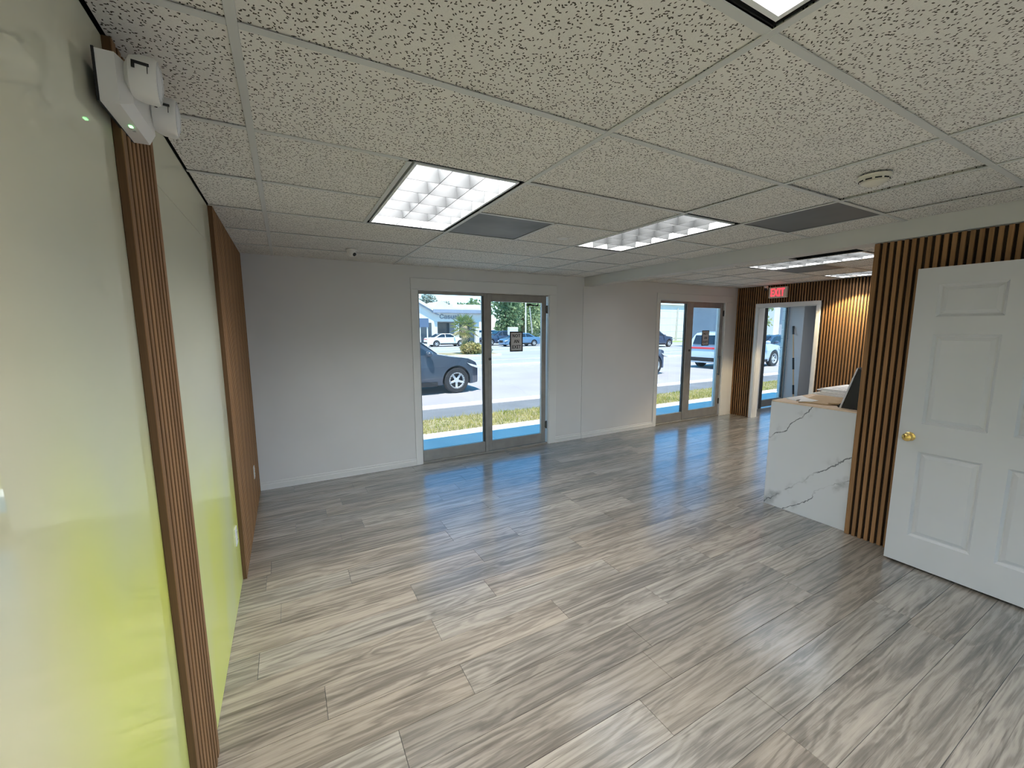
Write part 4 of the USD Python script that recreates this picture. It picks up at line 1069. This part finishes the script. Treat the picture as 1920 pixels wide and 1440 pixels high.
# ------------------------------------------------------------------ vehicles
def car(name, label, paint, x, y, rotz, kind='suv', cat_='car'):
    """side silhouette x plan x front silhouette, intersected; front bumper at +x; origin on the road under the middle"""
    t = thing(name, label, cat_, (x, y, G), rotz)
    if kind == 'suv':
        L, Wd, WB, WR = 4.75, 1.92, 2.85, 0.37
        side = [(-2.36, .34), (-2.375, .62), (-2.34, .95), (-2.30, 1.08), (-2.08, 1.52), (-1.98, 1.62), (-1.2, 1.69), (-.2, 1.69), (.28, 1.62), (1.02, 1.13), (1.35, 1.07), (1.95, .99), (2.24, .86), (2.35, .68), (2.37, .42), (2.30, .26), (-2.28, .26)]
        glass_ = [(-2.02, 1.14), (-1.92, 1.50), (-1.2, 1.62), (-.2, 1.62), (.22, 1.55), (.86, 1.13)]
        ws = [(.33, 1.60), (1.00, 1.14), (1.09, 1.14), (.40, 1.63)]; rw = [(-2.30, 1.12), (-2.09, 1.50), (-2.16, 1.52), (-2.36, 1.12)]
        beltz, topz, hoodz = 1.10, 1.70, 1.0
    else:
        L, Wd, WB, WR = 4.6, 1.84, 2.75, 0.33
        side = [(-2.28, .32), (-2.30, .60), (-2.25, .88), (-2.1, .98), (-1.55, 1.02), (-.85, 1.38), (-.3, 1.44), (.1, 1.43), (.45, 1.36), (1.15, .97), (1.7, .88), (2.1, .76), (2.27, .60), (2.30, .36), (2.22, .22), (-2.2, .22)]
        glass_ = [(-1.36, 1.01), (-.80, 1.31), (-.3, 1.37), (.1, 1.36), (.40, 1.29), (.92, 1.0)]
        ws = [(.50, 1.34), (1.12, .99), (1.22, .99), (.56, 1.38)]; rw = [(-1.50, 1.05), (-.88, 1.37), (-.93, 1.41), (-1.62, 1.05)]
        beltz, topz, hoodz = .97, 1.45, .88
    w = Wd / 2
    plan = poly([(-L / 2, -w * .80), (-L / 2 + .25, -w * .97), (-L / 2 + .8, -w), (L / 2 - .9, -w), (L / 2 - .3, -w * .93), (L / 2 - .05, -w * .72), (L / 2, -w * .4), (L / 2, w * .4), (L / 2 - .05, w * .72), (L / 2 - .3, w * .93), (L / 2 - .9, w), (-L / 2 + .8, w), (-L / 2 + .25, w * .97), (-L / 2, w * .80)])
    def front(o):
        return poly([(-w * .93 - o, .2), (-w - o, .45), (-w * 1.0 - o, .78), (-w * .95 - o, beltz), (-w * .74 - o, topz - .06), (-w * .62, topz + .02 + o), (w * .62, topz + .02 + o), (w * .74 + o, topz - .06), (w * .95 + o, beltz), (w + o, .78), (w + o, .45), (w * .93 + o, .2)])
    sol = ext_y(poly(side), -w - .1, w + .1) ^ plan.extrude(3) ^ ext_x(front(0), -3, 3)
    ax_ = (WB / 2 + (.14 if kind == 'suv' else 0), -WB / 2)
    for a in ax_:
        for s in (-1, 1):
            sol = sol - m3.Manifold.cylinder(.32, WR + .065, WR + .065, 36).rotate([90, 0, 0]).translate([a, (w + .06) if s > 0 else (-w + .26), WR])
    obj('body', sol, paint, t, smooth=32)
    inner = ext_x(front(-.16), -3, 3)
    gl = (ext_y(poly(glass_), -w - .1, w + .1) ^ ext_x(front(.006), -3, 3)) - inner
    # door pillar splits the side glass
    for px_ in ((-.95, .02) if kind == 'suv' else (-.35,)): gl = gl - boxm(px_ - .035, px_ + .035, -2, 2, 0, 3)
    obj('side_glass', gl, 'car_glass', t, smooth=30)
    obj('windscreen', ext_y(poly(ws), -w * .70, w * .70), 'car_glass', t); obj('rear_window', ext_y(poly(rw), -w * .66, w * .66), 'car_glass', t)
    for a in ax_:
        for s in (-1, 1):
            tire = lathe([(WR * .62, -.03), (WR * .62, -.11), (WR * .94, -.11), (WR, -.08), (WR, .08), (WR * .94, .11), (WR * .62, .11), (WR * .62, .03)], 32, 'y')
            yy = s * (w - .125)
            o_ = obj('wheel', tf(tire, (a, yy, WR)), 'tyre', t, smooth=35)
            rimm = [lathe([(WR * .60, -.015), (WR * .60, .02)], 28, 'y')]
            sp_ = [tf(box(.04, WR * .60, .018, .05, -.032, .032, .006), (0, 0, 0), rot('y', k * 72 + 18)) for k in range(5)]
            hub = lathe([(.07, .0), (.07, .06)], 16, 'y'); rg = [tf(box(WR * .55, WR * .64, .0, .09, -.05, .05), (0, 0, 0), rot('y', k * 18)) for k in range(20)]
            obj('rim', tf(cat(*sp_, hub, *rg), (a, yy + s * .025, WR), np.eye(3) if s > 0 else rot('z', 180)), 'rim', o_)
    for s in (-1, 1):
        mx = .72 if kind == 'suv' else .62
        obj('mirror', cat(tf(trimesh.creation.icosphere(2, 1.0), (mx, s * (w + .10), beltz + .07), np.diag([.10, .12, .085])), rod((mx + .02, s * (w * .94), beltz), (mx, s * (w + .08), beltz + .03), .03, .03, 8)), paint, t, smooth=True)
        hx_ = L / 2 - .16
        obj('headlight', (ext_y(poly([(hx_ - .32, hoodz - .13), (hx_ + .06, hoodz - .24), (hx_ + .09, hoodz - .32), (hx_ - .2, hoodz - .22)]), *((w * .60, w * .97) if s > 0 else (-w * .97, -w * .60)))), 'head_lens', t)
        for dx_ in ((.15, -.85) if kind == 'suv' else (-.2,)): obj('door_handle', box(dx_ - .11, dx_ + .11, s * (w - .035), s * (w + .018), beltz - .17, beltz - .14, .01), paint, t)
    tz = .92 if kind == 'suv' else .78
    obj('tail_light', box(-L / 2 - .006, -L / 2 + .10, -w * .80, w * .80, tz - .02, tz + .06, .01), 'tail_red', t)
    obj('bumper_trim', box(-L / 2 - .01, -L / 2 + .12, -w * .78, w * .78, .34, .52, .02), 'rubber', t)
    obj('sill', cat(box(-WB / 2 + WR + .08, WB / 2 - WR - .08, -w - .004, -w + .06, .24, .36), box(-WB / 2 + WR + .08, WB / 2 - WR - .08, w - .06, w + .004, .24, .36)), 'rubber', t)
    obj('grille', box(L / 2 - .10, L / 2 + .002, -w * .42, w * .42, .40, .66, .02), 'rubber', t)
    return t


car('car', 'slate blue sport utility car on the street beyond the fixed glass pane', 'car_slate', 2.72, 11.95, 0)
car('car', 'white coupe parked before the shop behind the palm', 'car_white', 15.6, 43.2, 0, 'sedan')
car('car', 'blue sedan parked beyond the NOT AN EXIT sign', 'car_blue', 22.7, 39.2, 180, 'sedan')
car('car', 'navy car parked farther back behind the blue sedan', 'car_navy', 22.2, 43.0, 180, 'suv')
car('car', 'navy sport utility car whose nose shows in the second door set', 'car_navy', 11.35, 12.4, 0)
car('car', 'dark car parked far behind at the edge of the second door set', 'car_navy', 32.6, 29.6, 0)
car('car', 'pale blue sport utility car driving away with red tail lights', 'car_pale', 19.15, 12.1, 0)
car('car', 'navy car passing the side room glass', 'car_navy', 25.2, 14.2, 180, 'sedan')
